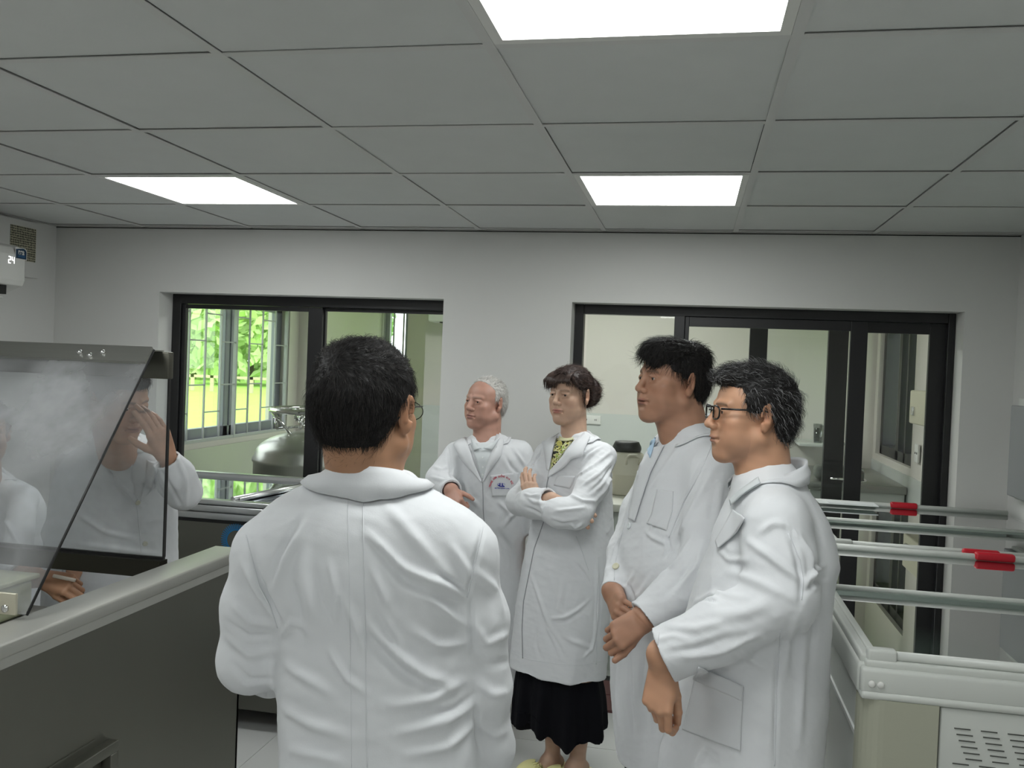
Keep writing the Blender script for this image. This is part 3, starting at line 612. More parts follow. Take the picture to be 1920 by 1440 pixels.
# ---- trees beyond the grass
def leaf_tree(loc, h, r, n, seed, label, hue=0):
    rnd = random.Random(seed); t = thing('garden_tree', label, 'tree', loc, 'trees beyond the grass')
    b = MB(); x, y, z = loc; b.tube([(x, y, z), (x + .1, y, z + h * .3), (x - .1, y + .1, z + h * .6)], [.22, .18, .08], 8); b.obj('trunk', mat('bark', srgb(92, 80, 62), .9), t)
    b = MB(); 
    for k in range(n):
        a = rnd.random() * 2 * PI; q = rnd.random() ** .5; zz = rnd.random()
        rr = r * (1 - (2 * zz - .9) ** 2 * .5) * q; c = Vector((x + rr * math.cos(a), y + rr * math.sin(a), z + h * (.03 + .97 * zz))); s = (.15 + .15 * rnd.random()) * (2.1 if h > 9 else 1)
        u = Vector((rnd.gauss(0, 1), rnd.gauss(0, 1), rnd.gauss(0, 1))).normalized(); v = u.orthogonal().normalized()
        b.add([c - u * s, c + v * s * .5, c + u * s, c - v * s * .5], [(0, 1, 2, 3)])
    b.obj('foliage', mat('leaf_%d' % (hue), (srgb(184, 212, 138), srgb(160, 196, 130), srgb(200, 218, 160))[hue], .7, noise=.25, nscale=1), t)
tr = [(-13.2, 25.4, 0), (-21.6, 35.2, 1), (-17.4, 29.2, 2), (-28, 24, 0), (-28, 38.5, 2), (-15.6, 38, 1), (-6.5, 30, 0), (-33, 33, 1), (-37, 22, 2), (-6.2, 39, 0), (-20.5, 44, 1), (3.5, 30, 2), (8.8, 36, 0), (.2, 36, 1), (9.5, 14, 2), (10.5, 7, 0)]
tl = ['bright leafy tree just left of the first grille bars', 'shady tree behind the first grille bars', 'pale leafy tree in the middle of the grille window', 'bright tree at the far left beyond the grass', 'pale tree standing at the back of the lawn, left', 'dark tree at the back of the lawn, middle', 'bright tree seen past the right side of the grille', 'dark tree at the far left back row', 'pale tree furthest left', 'bright tree seen through the small end window', 'dark tree behind the one in the small end window', 'pale tree behind the far wall, right', 'bright tree behind the far wall, furthest right', 'dark tree behind the far wall, centre', 'pale tree outside the right side wall', 'bright tree outside the right side wall']
tr = [(x * 2.3, y * 2.3, q) if k < 14 else (x, y, q) for k, (x, y, q) in enumerate(tr)]
for k, (x, y, hu) in enumerate(tr): leaf_tree((x, y, -.6), (18 if k < 14 else 4.6) + (k % 3) * .8, 6.2 if k < 14 else 1.5, 4200 if k < 14 else 1500, 11 + k, tl[k], hu)
# blurred boundary fence behind the lawn
b = MB()
for k in range(60): b.box((-60 + 1.2 * k, 46.0, -.6), (-60 + 1.2 * k + .2, 46.1, .3))
b.box((-60, 46, .15), (12, 46.08, .3)); tag(b.obj('boundary_fence', mat('fence_tan', srgb(190, 176, 150), .8)), 'pale slatted boundary fence at the end of the lawn', 'fence')
# ============================================================ implicit-surface modelling for the figures
f32 = np.float32
def smin(a, b, k):
    if k <= 0: return np.minimum(a, b)
    h = np.maximum(k - np.abs(a - b), 0) / k
    return np.minimum(a, b) - h * h * k * .25
class Pr:
    def __init__(s, fn, c, r): s.fn = fn; s.c = np.asarray(c, f32); s.r = r
def rc(a, b, ra, rb, flat=None):
    a = np.asarray(a, f32); b = np.asarray(b, f32); ab = b - a; L2 = max(float(ab @ ab), 1e-9)
    def fn(P):
        q = P - a; t = np.clip(q @ ab / L2, 0, 1); return np.sqrt(((q - t[:, None] * ab) ** 2).sum(1)) - (ra + (rb - ra) * t)
    return Pr(fn, (a + b) / 2, math.sqrt(L2) / 2 + max(ra, rb))
def ell(c, r, M=None):
    c = np.asarray(c, f32); r = np.asarray(r, f32); M_ = None if M is None else np.asarray(M, f32)
    def fn(P):
        q = P - c
        if M_ is not None: q = q @ M_          # columns of M are the axes
        k0 = np.sqrt(((q / r) ** 2).sum(1)) + 1e-9; k1 = np.sqrt(((q / r ** 2) ** 2).sum(1)) + 1e-9
        return k0 * (k0 - 1) / k1
    return Pr(fn, c, float(r.max()))
def chain(pts, rs):
    return [rc(pts[i], pts[i + 1], rs[i], rs[i + 1]) for i in range(len(pts) - 1)]
def pchip(x, xs, ys):
    xs = np.asarray(xs, float); ys = np.asarray(ys, float); h = np.diff(xs); d = np.diff(ys) / h; m = np.zeros(len(xs))
    m[0] = d[0]; m[-1] = d[-1]
    for i in range(1, len(xs) - 1): m[i] = 0 if d[i - 1] * d[i] <= 0 else 2 * d[i - 1] * d[i] / (d[i - 1] + d[i])
    i = np.clip(np.searchsorted(xs, x) - 1, 0, len(xs) - 2); t = np.clip((x - xs[i]) / h[i], 0, 1)
    return ((2 * t ** 3 - 3 * t ** 2 + 1) * ys[i] + (t ** 3 - 2 * t ** 2 + t) * h[i] * m[i] + (-2 * t ** 3 + 3 * t ** 2) * ys[i + 1] + (t ** 3 - t ** 2) * h[i] * m[i + 1]).astype(f32)
def loft(lv, ax, ay, n=2.3, grow=0., zcap=True):
    """lv: rows (z, cx, cy, a, b) in world; ax / ay: world unit vectors (person's right, forward)"""
    lv = sorted(lv, key=lambda q: q[0]); A = np.array(lv, float); ax = np.asarray(ax, f32)[:2]; ay = np.asarray(ay, f32)[:2]
    z0, z1 = A[0, 0], A[-1, 0]
    def fn(P):
        z = P[:, 2]; cx = pchip(z, A[:, 0], A[:, 1]); cy = pchip(z, A[:, 0], A[:, 2]); a = pchip(z, A[:, 0], A[:, 3]) + grow; b = pchip(z, A[:, 0], A[:, 4]) + grow
        q = P[:, :2] - np.stack([cx, cy], 1); u = q @ ax; v = q @ ay
        rho = ((np.abs(u) / a) ** n + (np.abs(v) / b) ** n + 1e-12) ** (1 / n); R = np.sqrt(u * u + v * v)
        d = np.where(rho > .35, R * (1 - 1 / np.maximum(rho, .35)), -np.minimum(a, b) * (1 - rho))
        e = np.maximum(z - z1, z0 - z); return np.where(e > 0, np.sqrt(np.maximum(d, 0) ** 2 + e * e), np.maximum(d, e))
    c = [A[:, 1].mean(), A[:, 2].mean(), (z0 + z1) / 2]
    return Pr(fn, c, math.hypot((z1 - z0) / 2, max(A[:, 3].max(), A[:, 4].max()) + .1) + .05)
def evalops(P, ops):
    P = np.asarray(P, f32); d = np.full(len(P), 9., f32)
    for op, pr, k in ops:
        m = ((P - pr.c) ** 2).sum(1) < (pr.r + .05 + k) ** 2
        if not m.any(): continue
        v = pr.fn(P[m]).astype(f32)
        if op == 'u': d[m] = smin(d[m], v, k)
        elif op == 's': d[m] = -smin(-d[m], v, k)
        else: d[m] = -smin(-d[m], -v, k)       # intersect
    return d
def nets(f, lo, hi, h, C=4, newton=1):
    lo = np.array(lo, float); hi = np.array(hi, float); nb = np.ceil((hi - lo) / (h * C)).astype(int) + 1; H = h * C
    g = [lo[i] + H * np.arange(nb[i] + 1) for i in range(3)]
    G = np.stack(np.meshgrid(*g, indexing='ij'), -1).reshape(-1, 3).astype(f32)
    D = f(G).reshape(nb + 1)
    cm = np.full(nb, 9., f32); sg = D[:-1, :-1, :-1]
    for a in (0, 1):
        for b in (0, 1):
            for c in (0, 1): cm = np.minimum(cm, np.abs(D[a:nb[0] + a, b:nb[1] + b, c:nb[2] + c]))
    act = cm < H * 1.25
    idx = np.argwhere(act); n = nb * C
    F = np.repeat(np.repeat(np.repeat(np.sign(sg), C, 0), C, 1), C, 2).astype(f32)
    o = np.stack(np.meshgrid(*[np.arange(C)] * 3, indexing='ij'), -1).reshape(-1, 3)
    I = (idx[:, None, :] * C + o[None]).reshape(-1, 3)
    F[I[:, 0], I[:, 1], I[:, 2]] = f((lo + I * h).astype(f32))
    ins = F < 0
    s8 = sum(ins[a:n[0] - 1 + a, b:n[1] - 1 + b, c:n[2] - 1 + c].astype(np.int8) for a in (0, 1) for b in (0, 1) for c in (0, 1))
    cells = np.argwhere((s8 > 0) & (s8 < 8)); vid = np.full(n, -1, np.int32); vid[cells[:, 0], cells[:, 1], cells[:, 2]] = np.arange(len(cells))
    acc = np.zeros((len(cells), 3)); cnt = np.zeros(len(cells))
    off = [(a, b, c) for a in (0, 1) for b in (0, 1) for c in (0, 1)]
    cv = {q: F[cells[:, 0] + q[0], cells[:, 1] + q[1], cells[:, 2] + q[2]] for q in off}
    for q in off:
        for ax in range(3):
            if q[ax]: continue
            r = list(q); r[ax] = 1; r = tuple(r); a, b = cv[q], cv[r]; m = (a < 0) != (b < 0)
            t = np.where(m, a / np.where(m, a - b, 1), 0); p = np.array(q, float)[None].repeat(len(cells), 0); p[:, ax] = t
            acc[m] += p[m]; cnt[m] += 1
    V = lo + (cells + acc / cnt[:, None]) * h
    faces = []
    for ax in range(3):
        u, v = (ax + 1) % 3, (ax + 2) % 3
        s0 = [slice(1, n[i] - 1) for i in range(3)]; s1 = list(s0); s1[ax] = slice(2, n[ax])
        a = ins[tuple(s0)]; b = ins[tuple(s1)]; e = np.argwhere(a != b) + 1
        if not len(e): continue
        neg = a[tuple((e - 1).T)]
        du = np.zeros(3, int); du[u] = 1; dv = np.zeros(3, int); dv[v] = 1
        q = np.stack([vid[tuple((e - du - dv).T)], vid[tuple((e - dv).T)], vid[tuple(e.T)], vid[tuple((e - du).T)]], 1)
        q[~neg] = q[~neg][:, ::-1]; faces.append(q)
    Fc = np.concatenate(faces); Fc = Fc[(Fc >= 0).all(1)]
    for _ in range(newton): V = project(f, V, h * .5)
    return V, Fc
TET = np.array([[1, -1, -1], [-1, -1, 1], [-1, 1, -1], [1, 1, 1]], f32)
def grad(f, V, e=.0012):
    g = np.zeros_like(V, dtype=float)
    for t in TET: g += f((V + t * e).astype(f32))[:, None] * t
    return g / (4 * e)
def project(f, V, mx):
    d = f(V.astype(f32)); g = grad(f, V); g2 = (g * g).sum(1) + 1e-6
    return V - np.clip(d / g2, -mx, mx)[:, None] * g
def vnormals(V, Fc):
    n = np.cross(V[Fc[:, 2]] - V[Fc[:, 0]], V[Fc[:, 3]] - V[Fc[:, 1]]); N = np.zeros_like(V)
    for k in range(4): np.add.at(N, Fc[:, k], n)
    return N / (np.linalg.norm(N, axis=1, keepdims=True) + 1e-12)
def mesh_obj(name, V, Fc, m, parent, col=None, smooth=True):
    me = bpy.data.meshes.new(name)
    if isinstance(Fc, np.ndarray):
        k = Fc.shape[1]; me.vertices.add(len(V)); me.vertices.foreach_set('co', np.asarray(V, f32).ravel())
        me.loops.add(Fc.size); me.loops.foreach_set('vertex_index', Fc.astype(np.int32).ravel())
        me.polygons.add(len(Fc)); me.polygons.foreach_set('loop_start', (np.arange(len(Fc)) * k).astype(np.int32)); me.polygons.foreach_set('loop_total', np.full(len(Fc), k, np.int32))
        me.update(calc_edges=True); me.validate()
    else: me.from_pydata([tuple(v) for v in V], [], [tuple(f_) for f_ in Fc]); me.update()
    me.polygons.foreach_set('use_smooth', [smooth] * len(me.polygons))
    me.materials.append(m)
    if col is not None:
        at_ = me.color_attributes.new('Col', 'FLOAT_COLOR', 'POINT'); c = np.ones((len(V), 4), f32); c[:, :3] = col; at_.data.foreach_set('color', c.ravel())
    o = bpy.data.objects.new(name, me); COL.objects.link(o)
    if parent is not None: o.parent = parent; o.matrix_parent_inverse = parent.matrix_basis.inverted()
    return o
def refine(V, Fc, f, boxes, rounds=1):
    """subdivide the faces whose centre falls in a sphere of `boxes`, then project back on the surface"""
    for _ in range(rounds):
        me = bpy.data.meshes.new('tmp'); me.from_pydata(V.tolist(), [], [list(map(int, q)) for q in Fc]); bm = bmesh.new(); bm.from_mesh(me); bpy.data.meshes.remove(me)
        C_ = np.array([V[list(q)].mean(0) for q in Fc]) if not isinstance(Fc, np.ndarray) else V[Fc].mean(1)
        sel = np.zeros(len(C_), bool)
        for c, r in boxes: sel |= ((C_ - np.asarray(c)) ** 2).sum(1) < r * r
        bm.faces.ensure_lookup_table(); ed = set()
        for i in np.flatnonzero(sel): ed.update(bm.faces[int(i)].edges)
        bmesh.ops.subdivide_edges(bm, edges=list(ed), cuts=1, use_grid_fill=True)
        bm.verts.index_update(); V = np.array([v.co[:] for v in bm.verts]); Fc = [[v.index for v in q.verts] for q in bm.faces]; bm.free()
        m = np.zeros(len(V), bool)
        for c, r in boxes: m |= ((V - np.asarray(c)) ** 2).sum(1) < (r + .01) ** 2
        V[m] = project(f, V[m], .002); V[m] = project(f, V[m], .001)
    return V, Fc
# ------------------------------------------------------------ cheap noise and cloth folds
class SN:
    def __init__(s, seed, freq, aniso=(1, 1, 1), n=7):
        r = np.random.RandomState(seed); d = r.normal(size=(n, 3)); d /= np.linalg.norm(d, axis=1, keepdims=True)
        s.k = (d * np.array(aniso) * freq * r.uniform(.6, 1.7, (n, 1))).astype(f32); s.p = r.uniform(0, 6.28, n).astype(f32); s.a = (r.uniform(.5, 1, n) / n).astype(f32)
    def __call__(s, P): return (np.sin(np.asarray(P, f32) @ s.k.T + s.p) * s.a).sum(1)
    def ridge(s, P): return ((1 - np.abs(np.sin(np.asarray(P, f32) @ s.k.T + s.p))) ** 2 * s.a).sum(1)
def seg_dist(P, a, b):
    ab = b - a; t = np.clip((P - a) @ ab / max(float(ab @ ab), 1e-9), 0, 1); return np.linalg.norm(P - a - t[:, None] * ab, axis=1), t
def polyfold(V, pts, w_, amp, taper=True, sharp=False):
    pts = [np.asarray(p, float) for p in pts]; L = [0]
    for i in range(len(pts) - 1): L.append(L[-1] + np.linalg.norm(pts[i + 1] - pts[i]))
    tot = L[-1] + 1e-9; c = np.mean(pts, 0); R = max(np.linalg.norm(p - c) for p in pts) + 3.5 * w_
    m = np.flatnonzero(((V - c) ** 2).sum(1) < R * R); out = np.zeros(len(V))
    if not len(m): return out
    best = np.full(len(m), 9.); tt = np.zeros(len(m))
    for i in range(len(pts) - 1):
        d, t = seg_dist(V[m], pts[i], pts[i + 1]); k = d < best; best[k] = d[k]; tt[k] = ((L[i] + t * (L[i + 1] - L[i])) / tot)[k]
    e = np.exp(-(best / w_) ** 2) - .45 * np.exp(-(best / (2.3 * w_)) ** 2)
    if sharp: e = np.exp(-(best / w_))
    out[m] = amp * e * ((np.clip(np.sin(PI * np.clip(tt, 0.02, .98)), 0, 1) ** .6) if taper else 1)
    return out
def bvh_of(V, Fc): return BVHTree.FromPolygons([Vector(v) for v in V], [list(map(int, q)) for q in Fc])
def cast(bvh, u, v, lift=0., back=False):
    r = Vector(_ray(u, v)).normalized(); o = Vector(CO)
    h = bvh.ray_cast(o, r)
    if h[0] is None:
        n = bvh.find_nearest(Vector(CO) + r * 2.5 if not isinstance(back, float) else Vector(at(u, v, back)))
        return np.array(n[0] + n[1] * lift)
    return np.array(h[0] + h[1] * lift)
# ------------------------------------------------------------ frames
FWD = CR @ np.array([0, 1, 0]); FWD[2] = 0; FWD /= np.linalg.norm(FWD); RGT = np.array([FWD[1], -FWD[0], 0])
def facing(phi):
    """unit vectors (right of person, forward of person); phi 0 = looks at the camera, positive = turned to the photo's left"""
    p = math.radians(phi); F = -FWD * math.cos(p) - RGT * math.sin(p); X = np.cross(F, [0, 0, 1]); return X, F
def head_matrix(c, phi, pitch=0, roll=0, s=1.):
    X, F = facing(phi); Z = np.array([0, 0, 1.]); p = math.radians(pitch); F2 = F * math.cos(p) + Z * math.sin(p); Z2 = Z * math.cos(p) - F * math.sin(p)
    r = math.radians(roll); X3 = X * math.cos(r) + Z2 * math.sin(r); Z3 = Z2 * math.cos(r) - X * math.sin(r)
    return np.stack([X3, F2, Z3], 1), np.asarray(c, float), s
class HeadSpace:
    """primitives written in head coordinates (x right of person, y forward, z up, metres), placed in the world"""
    def __init__(s, M, c, k): s.M = M; s.c = c; s.k = k
    def w(s, p): return s.c + s.M @ (np.asarray(p, float) * s.k)
    def inv(s, P): return ((P - s.c.astype(f32)) @ s.M.astype(f32)) / f32(s.k)
    def ell(s, c, r, rot=None):
        M = s.M if rot is None else s.M @ rot
        return ell(s.w(c), np.asarray(r) * s.k, M)
    def rc(s, a, b, ra, rb): return rc(s.w(a), s.w(b), ra * s.k, rb * s.k)
def rx(a): a = math.radians(a); return np.array([[1, 0, 0], [0, math.cos(a), -math.sin(a)], [0, math.sin(a), math.cos(a)]])
def ry_(a): a = math.radians(a); return np.array([[math.cos(a), 0, math.sin(a)], [0, 1, 0], [-math.sin(a), 0, math.cos(a)]])
def rz(a): a = math.radians(a); return np.array([[math.cos(a), -math.sin(a), 0], [math.sin(a), math.cos(a), 0], [0, 0, 1]])
def head_ops(h, wid=1., jaw=1., cheek=1., nose=1., frown=0., brow=1.):
    o = []; U = lambda p, k: o.append(('u', p, k * h.k)); Sx = lambda p, k: o.append(('s', p, k * h.k))
    U(h.ell((0, -.014, .032), (.0725 * wid, .088, .080)), .0)
    U(h.ell((0, .030, .030), (.060 * wid, .050, .058)), .02)
    U(h.ell((0, .026, -.030), (.0585 * wid, .058, .070)), .02)
    for s in (-1, 1):
        U(h.rc((s * .052 * wid * jaw, -.004, -.052), (s * .020, .058, -.094), .020, .016), .03)
        U(h.ell((s * .041 * wid, .050, -.018), (.024 * cheek, .026, .022)), .016)
        U(h.ell((s * .036 * wid, .046, -.052), (.024 * cheek, .028, .026)), .022)
    U(h.ell((0, .066, -.096), (.022, .020, .017)), .018)
    U(h.ell((0, .062, -.062), (.034, .028, .028)), .02)                       # muzzle
    for s in (-1, 1):
        U(h.rc((s * .012, .082, .024), (s * .042, .068, .024), .0075 * brow, .007), .012)
        Sx(h.ell((s * .031, .098, .006), (.0175, .020, .0115)), .012)
        U(h.ell((s * .0315, .0705, .0065), (.0165, .0125, .0105)), .006)       # lids over the eyeball
        U(h.rc((s * .018, .0815, .0125), (s * .044, .0735, .0115), .0026, .0024), .004)   # fold of the upper lid
        U(h.rc((s * .020, .078, -.0045), (s * .043, .071, -.003), .0025, .002), .006)     # bag under the eye
        Sx(h.ell((s * .0315, .0865, .0048), (.0130, .0085, .0042)), .0015)     # lid opening
    U(h.rc((0, .082, .014), (0, .1005 * (1 + .0 * nose), -.022), .0070 * nose, .0098 * nose), .012)
    U(h.ell((0, .101, -.0255), (.0105 * nose, .010, .0088)), .006)
    for s in (-1, 1):
        U(h.ell((s * .0125 * nose, .0905, -.0295), (.0075, .0095, .0075)), .006)
        Sx(h.ell((s * .006, .097, -.0365), (.0034, .005, .003)), .002)
    U(h.ell((0, .0865, -.0445), (.012, .009, .010)), .008)
    U(h.ell((0, .0875, -.0545), (.0225, .0085, .0048)), .005)                   # lips
    U(h.ell((0, .0855, -.0640), (.0195, .0090, .0055)), .005)
    Sx(h.ell((0, .0960, -.0590), (.0230, .0110, .0016)), .003)
    for s in (-1, 1):
        Sx(h.ell((s * .0245, .0860, -.0600 - .002 * frown), (.003, .006, .003)), .006)
        Sx(h.rc((s * .019, .097, -.032), (s * .031, .087, -.058), .0016, .0012), .008)  # fold beside the nose
    Sx(h.ell((0, .0935, -.0745), (.016, .008, .0045)), .008)
    for s in (-1, 1):                                                            # ears
        R = ry_(s * 6) @ rz(-s * 22)
        U(h.ell((s * .0770 * wid, -.012, .002), (.0060, .0180, .0310), R), .008)
        U(h.ell((s * .0745 * wid, -.008, -.022), (.0070, .0100, .0120), R), .006)
        Sx(h.ell((s * .0850 * wid, -.0085, .006), (.0070, .0105, .0185), R), .004)
        U(h.rc((s * .079 * wid, -.014, .018), (s * .079 * wid, -.018, -.012), .0022, .0022), .005)
        Sx(h.ell((s * .0800 * wid, -.001, -.006), (.0060, .0055, .0060), R), .004)
    return o
def neck_ops(h, base, r=.056):
    """neck from under the skull to the neck base"""
    a = h.w((0, -.030, -.045)); b = np.asarray(base, float)
    return [('u', rc(a, b, r * .98 * h.k, r * 1.04 * h.k), .02), ('u', rc(h.w((0, -.01, -.06)), b + (h.w((0, .02, 0)) - h.c), r * .82 * h.k, r * .9 * h.k), .025)]
def face_color(V, h, base, lips, age=0, browc=(.05, .035, .025), browk=.9, beard=0., browside=True):
    q = h.inv(V.astype(f32)); c = np.tile(np.array(base, f32), (len(V), 1))
    def mixc(m, col): c[:] = c * (1 - m[:, None]) + np.array(col, f32) * m[:, None]
    g = lambda cx, cy, cz, rx_, ry2, rz_, p=1: np.exp(-((((q[:, 0] - cx) / rx_) ** 2 + ((q[:, 1] - cy) / ry2) ** 2 + ((q[:, 2] - cz) / rz_) ** 2)) ** p)
    fr = q[:, 1] > .02
    for s in (-1, 1):
        mixc(.22 * g(s * .042, .06, -.028, .022, .04, .02), (base[0] * 1.02, base[1] * .72, base[2] * .64))
        mixc(.35 * g(s * .078, -.01, .0, .012, .022, .035), (base[0] * 1.0, base[1] * .70, base[2] * .6))
        t = np.clip((np.abs(q[:, 0]) - .010) / .036, 0, 1); zc = .0225 + .005 * np.sin(t * 2.4) - .004 * t
        m = browk * np.exp(-((q[:, 2] - zc) / .0040) ** 2) * (np.abs(q[:, 0]) > .011) * (np.abs(q[:, 0]) < .047) * fr * (np.sign(q[:, 0]) == s)
        mixc(np.clip(m * (.75 + .25 * np.sin(q[:, 0] * 2100)), 0, 1), browc)
        mixc(.55 * g(s * .0315, .083, .0065, .0145, .015, .0028, 2), (base[0] * .35, base[1] * .25, base[2] * .22))   # lash line
    lip = np.clip(g(0, .092, -.0545, .0235, .02, .0045, 2) + g(0, .092, -.0635, .020, .02, .0052, 2), 0, 1) * fr
    mixc(.8 * lip, lips)
    mixc(.6 * g(0, .095, -.0588, .0225, .012, .0013, 2) * fr, (lips[0] * .35, lips[1] * .3, lips[2] * .3))
    if beard: mixc(beard * fr * np.clip((-q[:, 2] - .035) / .02, 0, 1) * np.clip((q[:, 2] + .125) / .02, 0, 1), (base[0] * .62, base[1] * .62, base[2] * .66))
    n1 = SN(5, 160)(V); c *= (1 + .05 * n1 * 3)[:, None]
    return np.clip(c, 0, 1)
# ------------------------------------------------------------ hands
def hand_ops(wr, d, back, thumb_side=1, curls=(.3, .3, .3, .3), thumb=(.5, .3), s=1., spread=1., tout=None):
    """wr: wrist; d: towards the fingers; back: normal of the back of the hand; thumb_side +1 = thumb along d x back"""
    wr = np.asarray(wr, float); Y = np.asarray(d, float); Y /= np.linalg.norm(Y); Z = np.asarray(back, float); Z -= Y * (Z @ Y); Z /= np.linalg.norm(Z); X = np.cross(Y, Z) * thumb_side
    L = lambda x, y, z: wr + (X * x + Y * y + Z * z) * s
    o = []
    xs = (.027, .0095, -.0085, -.0255); ys = (.088, .092, .086, .077)
    for i in range(4):
        o.append(('u', rc(L(xs[i] * .62, .004, 0), L(xs[i] * spread, ys[i], .001 - .002 * (i in (0, 3))), .0165 * s, .0118 * s), .010 * s))
    o.append(('u', rc(L(.012, .02, -.006), L(.024, .055, -.010), .017 * s, .014 * s), .012 * s))
    o.append(('u', rc(L(-.018, .02, -.006), L(-.022, .062, -.008), .015 * s, .012 * s), .012 * s))
    seg = ((.043, .025, .020), (.047, .029, .021), (.043, .027, .020), (.034, .020, .018)); rr = (.0096, .0098, .0092, .0082); tips = []
    for i in range(4):
        p = np.array([xs[i] * spread, ys[i], 0.]); a = 0
        for j in range(3):
            cj = curls[i] if not hasattr(curls[i], '__len__') else curls[i][j]
            a += cj * (1.0, 1.15, .75)[j] if not hasattr(curls[i], '__len__') else cj
            e = p + np.array([(spread - 1) * xs[i] * .5, math.cos(a) * seg[i][j], -math.sin(a) * seg[i][j]])
            o.append(('u', rc(L(*p), L(*e), (rr[i] - j * .0006) * s, (rr[i] - (j + 1) * .0008) * s), .0022 * s)); p = e
        tips.append(L(*p))
    ab, cu = thumb                                  # ab: opening away from the palm edge, cu: bend across the palm
    p = np.array([.018, .020, -.006]); a = .5 + ab * .7
    for j, (l, r0, r1) in enumerate(((.040, .0145, .0118), (.032, .0112, .0102), (.026, .0104, .0082))):
        a2 = a - j * cu * .55; e = p + l * np.array([math.sin(a2) * math.cos(cu), math.cos(a2), -math.sin(cu) * (.5 + .35 * j)])
        o.append(('u', rc(L(*p), L(*e), r0 * s, r1 * s), .007 * s if j == 0 else .003 * s)); p = e
    tips.append(L(*p))
    return o
# ------------------------------------------------------------ hair strands combed over a surface
def strands(V, Fc, N, comb, n, L, wdt, lift, seed, cols, mask=None, seg=5, wave=0.):
    r = np.random.RandomState(seed); C_ = V[Fc].mean(1); nn = vnormals(V, Fc); fn = nn[Fc].mean(1); fn /= np.linalg.norm(fn, axis=1, keepdims=True) + 1e-9
    w_ = np.linalg.norm(np.cross(V[Fc[:, 2]] - V[Fc[:, 0]], V[Fc[:, 3]] - V[Fc[:, 1]]), axis=1)
    if mask is not None: w_ = w_ * mask(C_, fn)
    idx = r.choice(len(C_), n, p=w_ / w_.sum()); p = C_[idx] + r.normal(size=(n, 3)) * .0012; nor = fn[idx]
    t = comb(p, nor) + r.normal(size=(n, 3)) * .22; t -= nor * (t * nor).sum(1, keepdims=True); t /= np.linalg.norm(t, axis=1, keepdims=True) + 1e-9
    ll = L * r.uniform(.55, 1.25, (n, 1)); p = p - nor * .0025; side = np.cross(nor, t)
    ph = r.uniform(0, 6.28, (n, 1)); rings = []
    lf = lift * r.uniform(.4, 1.6, (n, 1))
    for k in range(seg + 1):
        x = k / seg; q = p + t * ll * x + nor * (lf * math.sin(PI * min(x * .75, 1)) * 1.0 - .12 * ll * x * x) + side * (wave * np.sin(ph + x * 5)) * x
        wd = wdt * (1 - x * .85)
        rings.append(np.stack([q - side * wd, q + side * wd, q + nor * wd * .9], 1))
    R = np.stack(rings, 1).reshape(n, -1, 3); base = (np.arange(n) * (seg + 1) * 3)[:, None]; fs = []
    for k in range(seg):
        for a, b in ((0, 1), (1, 2), (2, 0)): fs.append(base + np.array([[k * 3 + a, k * 3 + b, k * 3 + 3 + b, k * 3 + 3 + a]]))
    cc = np.asarray(cols, f32)[r.choice(len(cols), n)] * r.uniform(.75, 1.2, (n, 1)).astype(f32)
    return R.reshape(-1, 3), np.concatenate(fs), np.repeat(cc, (seg + 1) * 3, 0)
# ============================================================ figure builder
def cloth_mat(name, col, k=1.):
    m = mat(name, col, .84, sheen=.1); nt = m.node_tree; N = nt.nodes; L = nt.links; b = N['Principled BSDF']; tc = N.new('ShaderNodeTexCoord')
    n1 = N.new('ShaderNodeTexNoise'); n1.noise_type = 'RIDGED_MULTIFRACTAL'; n1.inputs['Scale'].default_value = 6.5; n1.inputs['Detail'].default_value = 3; n1.inputs['Distortion'].default_value = .6
    mp = N.new('ShaderNodeMapping'); mp.inputs['Scale'].default_value = (1, 1, .55); mp.inputs['Rotation'].default_value = (.5, .4, 0); L.new(tc.outputs['Object'], mp.inputs[0]); L.new(mp.outputs[0], n1.inputs[0])
    n2 = N.new('ShaderNodeTexNoise'); n2.inputs['Scale'].default_value = 420; L.new(tc.outputs['Object'], n2.inputs[0])
    b1 = N.new('ShaderNodeBump'); b1.inputs['Strength'].default_value = .45 * k; b1.inputs['Distance'].default_value = .012; L.new(n1.outputs[0], b1.inputs['Height'])
    b2 = N.new('ShaderNodeBump'); b2.inputs['Strength'].default_value = .25; b2.inputs['Distance'].default_value = .0006; L.new(n2.outputs[0], b2.inputs['Height']); L.new(b1.outputs[0], b2.inputs['Normal']); L.new(b2.outputs[0], b.inputs['Normal'])
    return m
COAT = cloth_mat('lab_coat_cotton', srgb(216, 218, 221))
COAT2 = cloth_mat('lab_coat_seam', srgb(212, 214, 217), .5)
SHIRTW = mat('white_shirt', srgb(205, 210, 212), .8, bump=.2, bscale=300, bdist=.0006)
SKIN = mat('skin', rough=.48, attr=True, sss=.10, bump=.12, bscale=380, bdist=.0004, spec=.4)
HAIR = mat('hair', rough=.55, attr=True, spec=.28)
EYEW = mat('eye_white', srgb(205, 196, 188), .2)
IRIS = mat('dark_iris', srgb(28, 18, 14), .1)
DARKC = mat('black_cloth', srgb(10, 10, 16), .95, spec=.2, bump=.2, bscale=200, bdist=.0006)
BUTTON = mat('cream_button', srgb(208, 205, 180), .35)
def sleeve(pts, rs, hollow=True):
    pts = [np.asarray(p, float) for p in pts]; ch = chain(pts, rs); n = pts[-1] - pts[-2]; n = (n / np.linalg.norm(n)).astype(f32); c = pts[-1].astype(f32); re = rs[-1]
    holl = rc(c - n * .045, c + n * .05, re - .0125, re - .0095)
    def fn(P):
        d = ch[0].fn(P)
        for q in ch[1:]: d = smin(d, q.fn(P), .03)
        d = np.maximum(d, (P - c) @ n)
        if hollow: d = np.maximum(d, -holl.fn(P))
        return d
    cc = np.mean(pts, 0); return Pr(fn, cc, max(np.linalg.norm(p - cc) for p in pts) + max(rs))
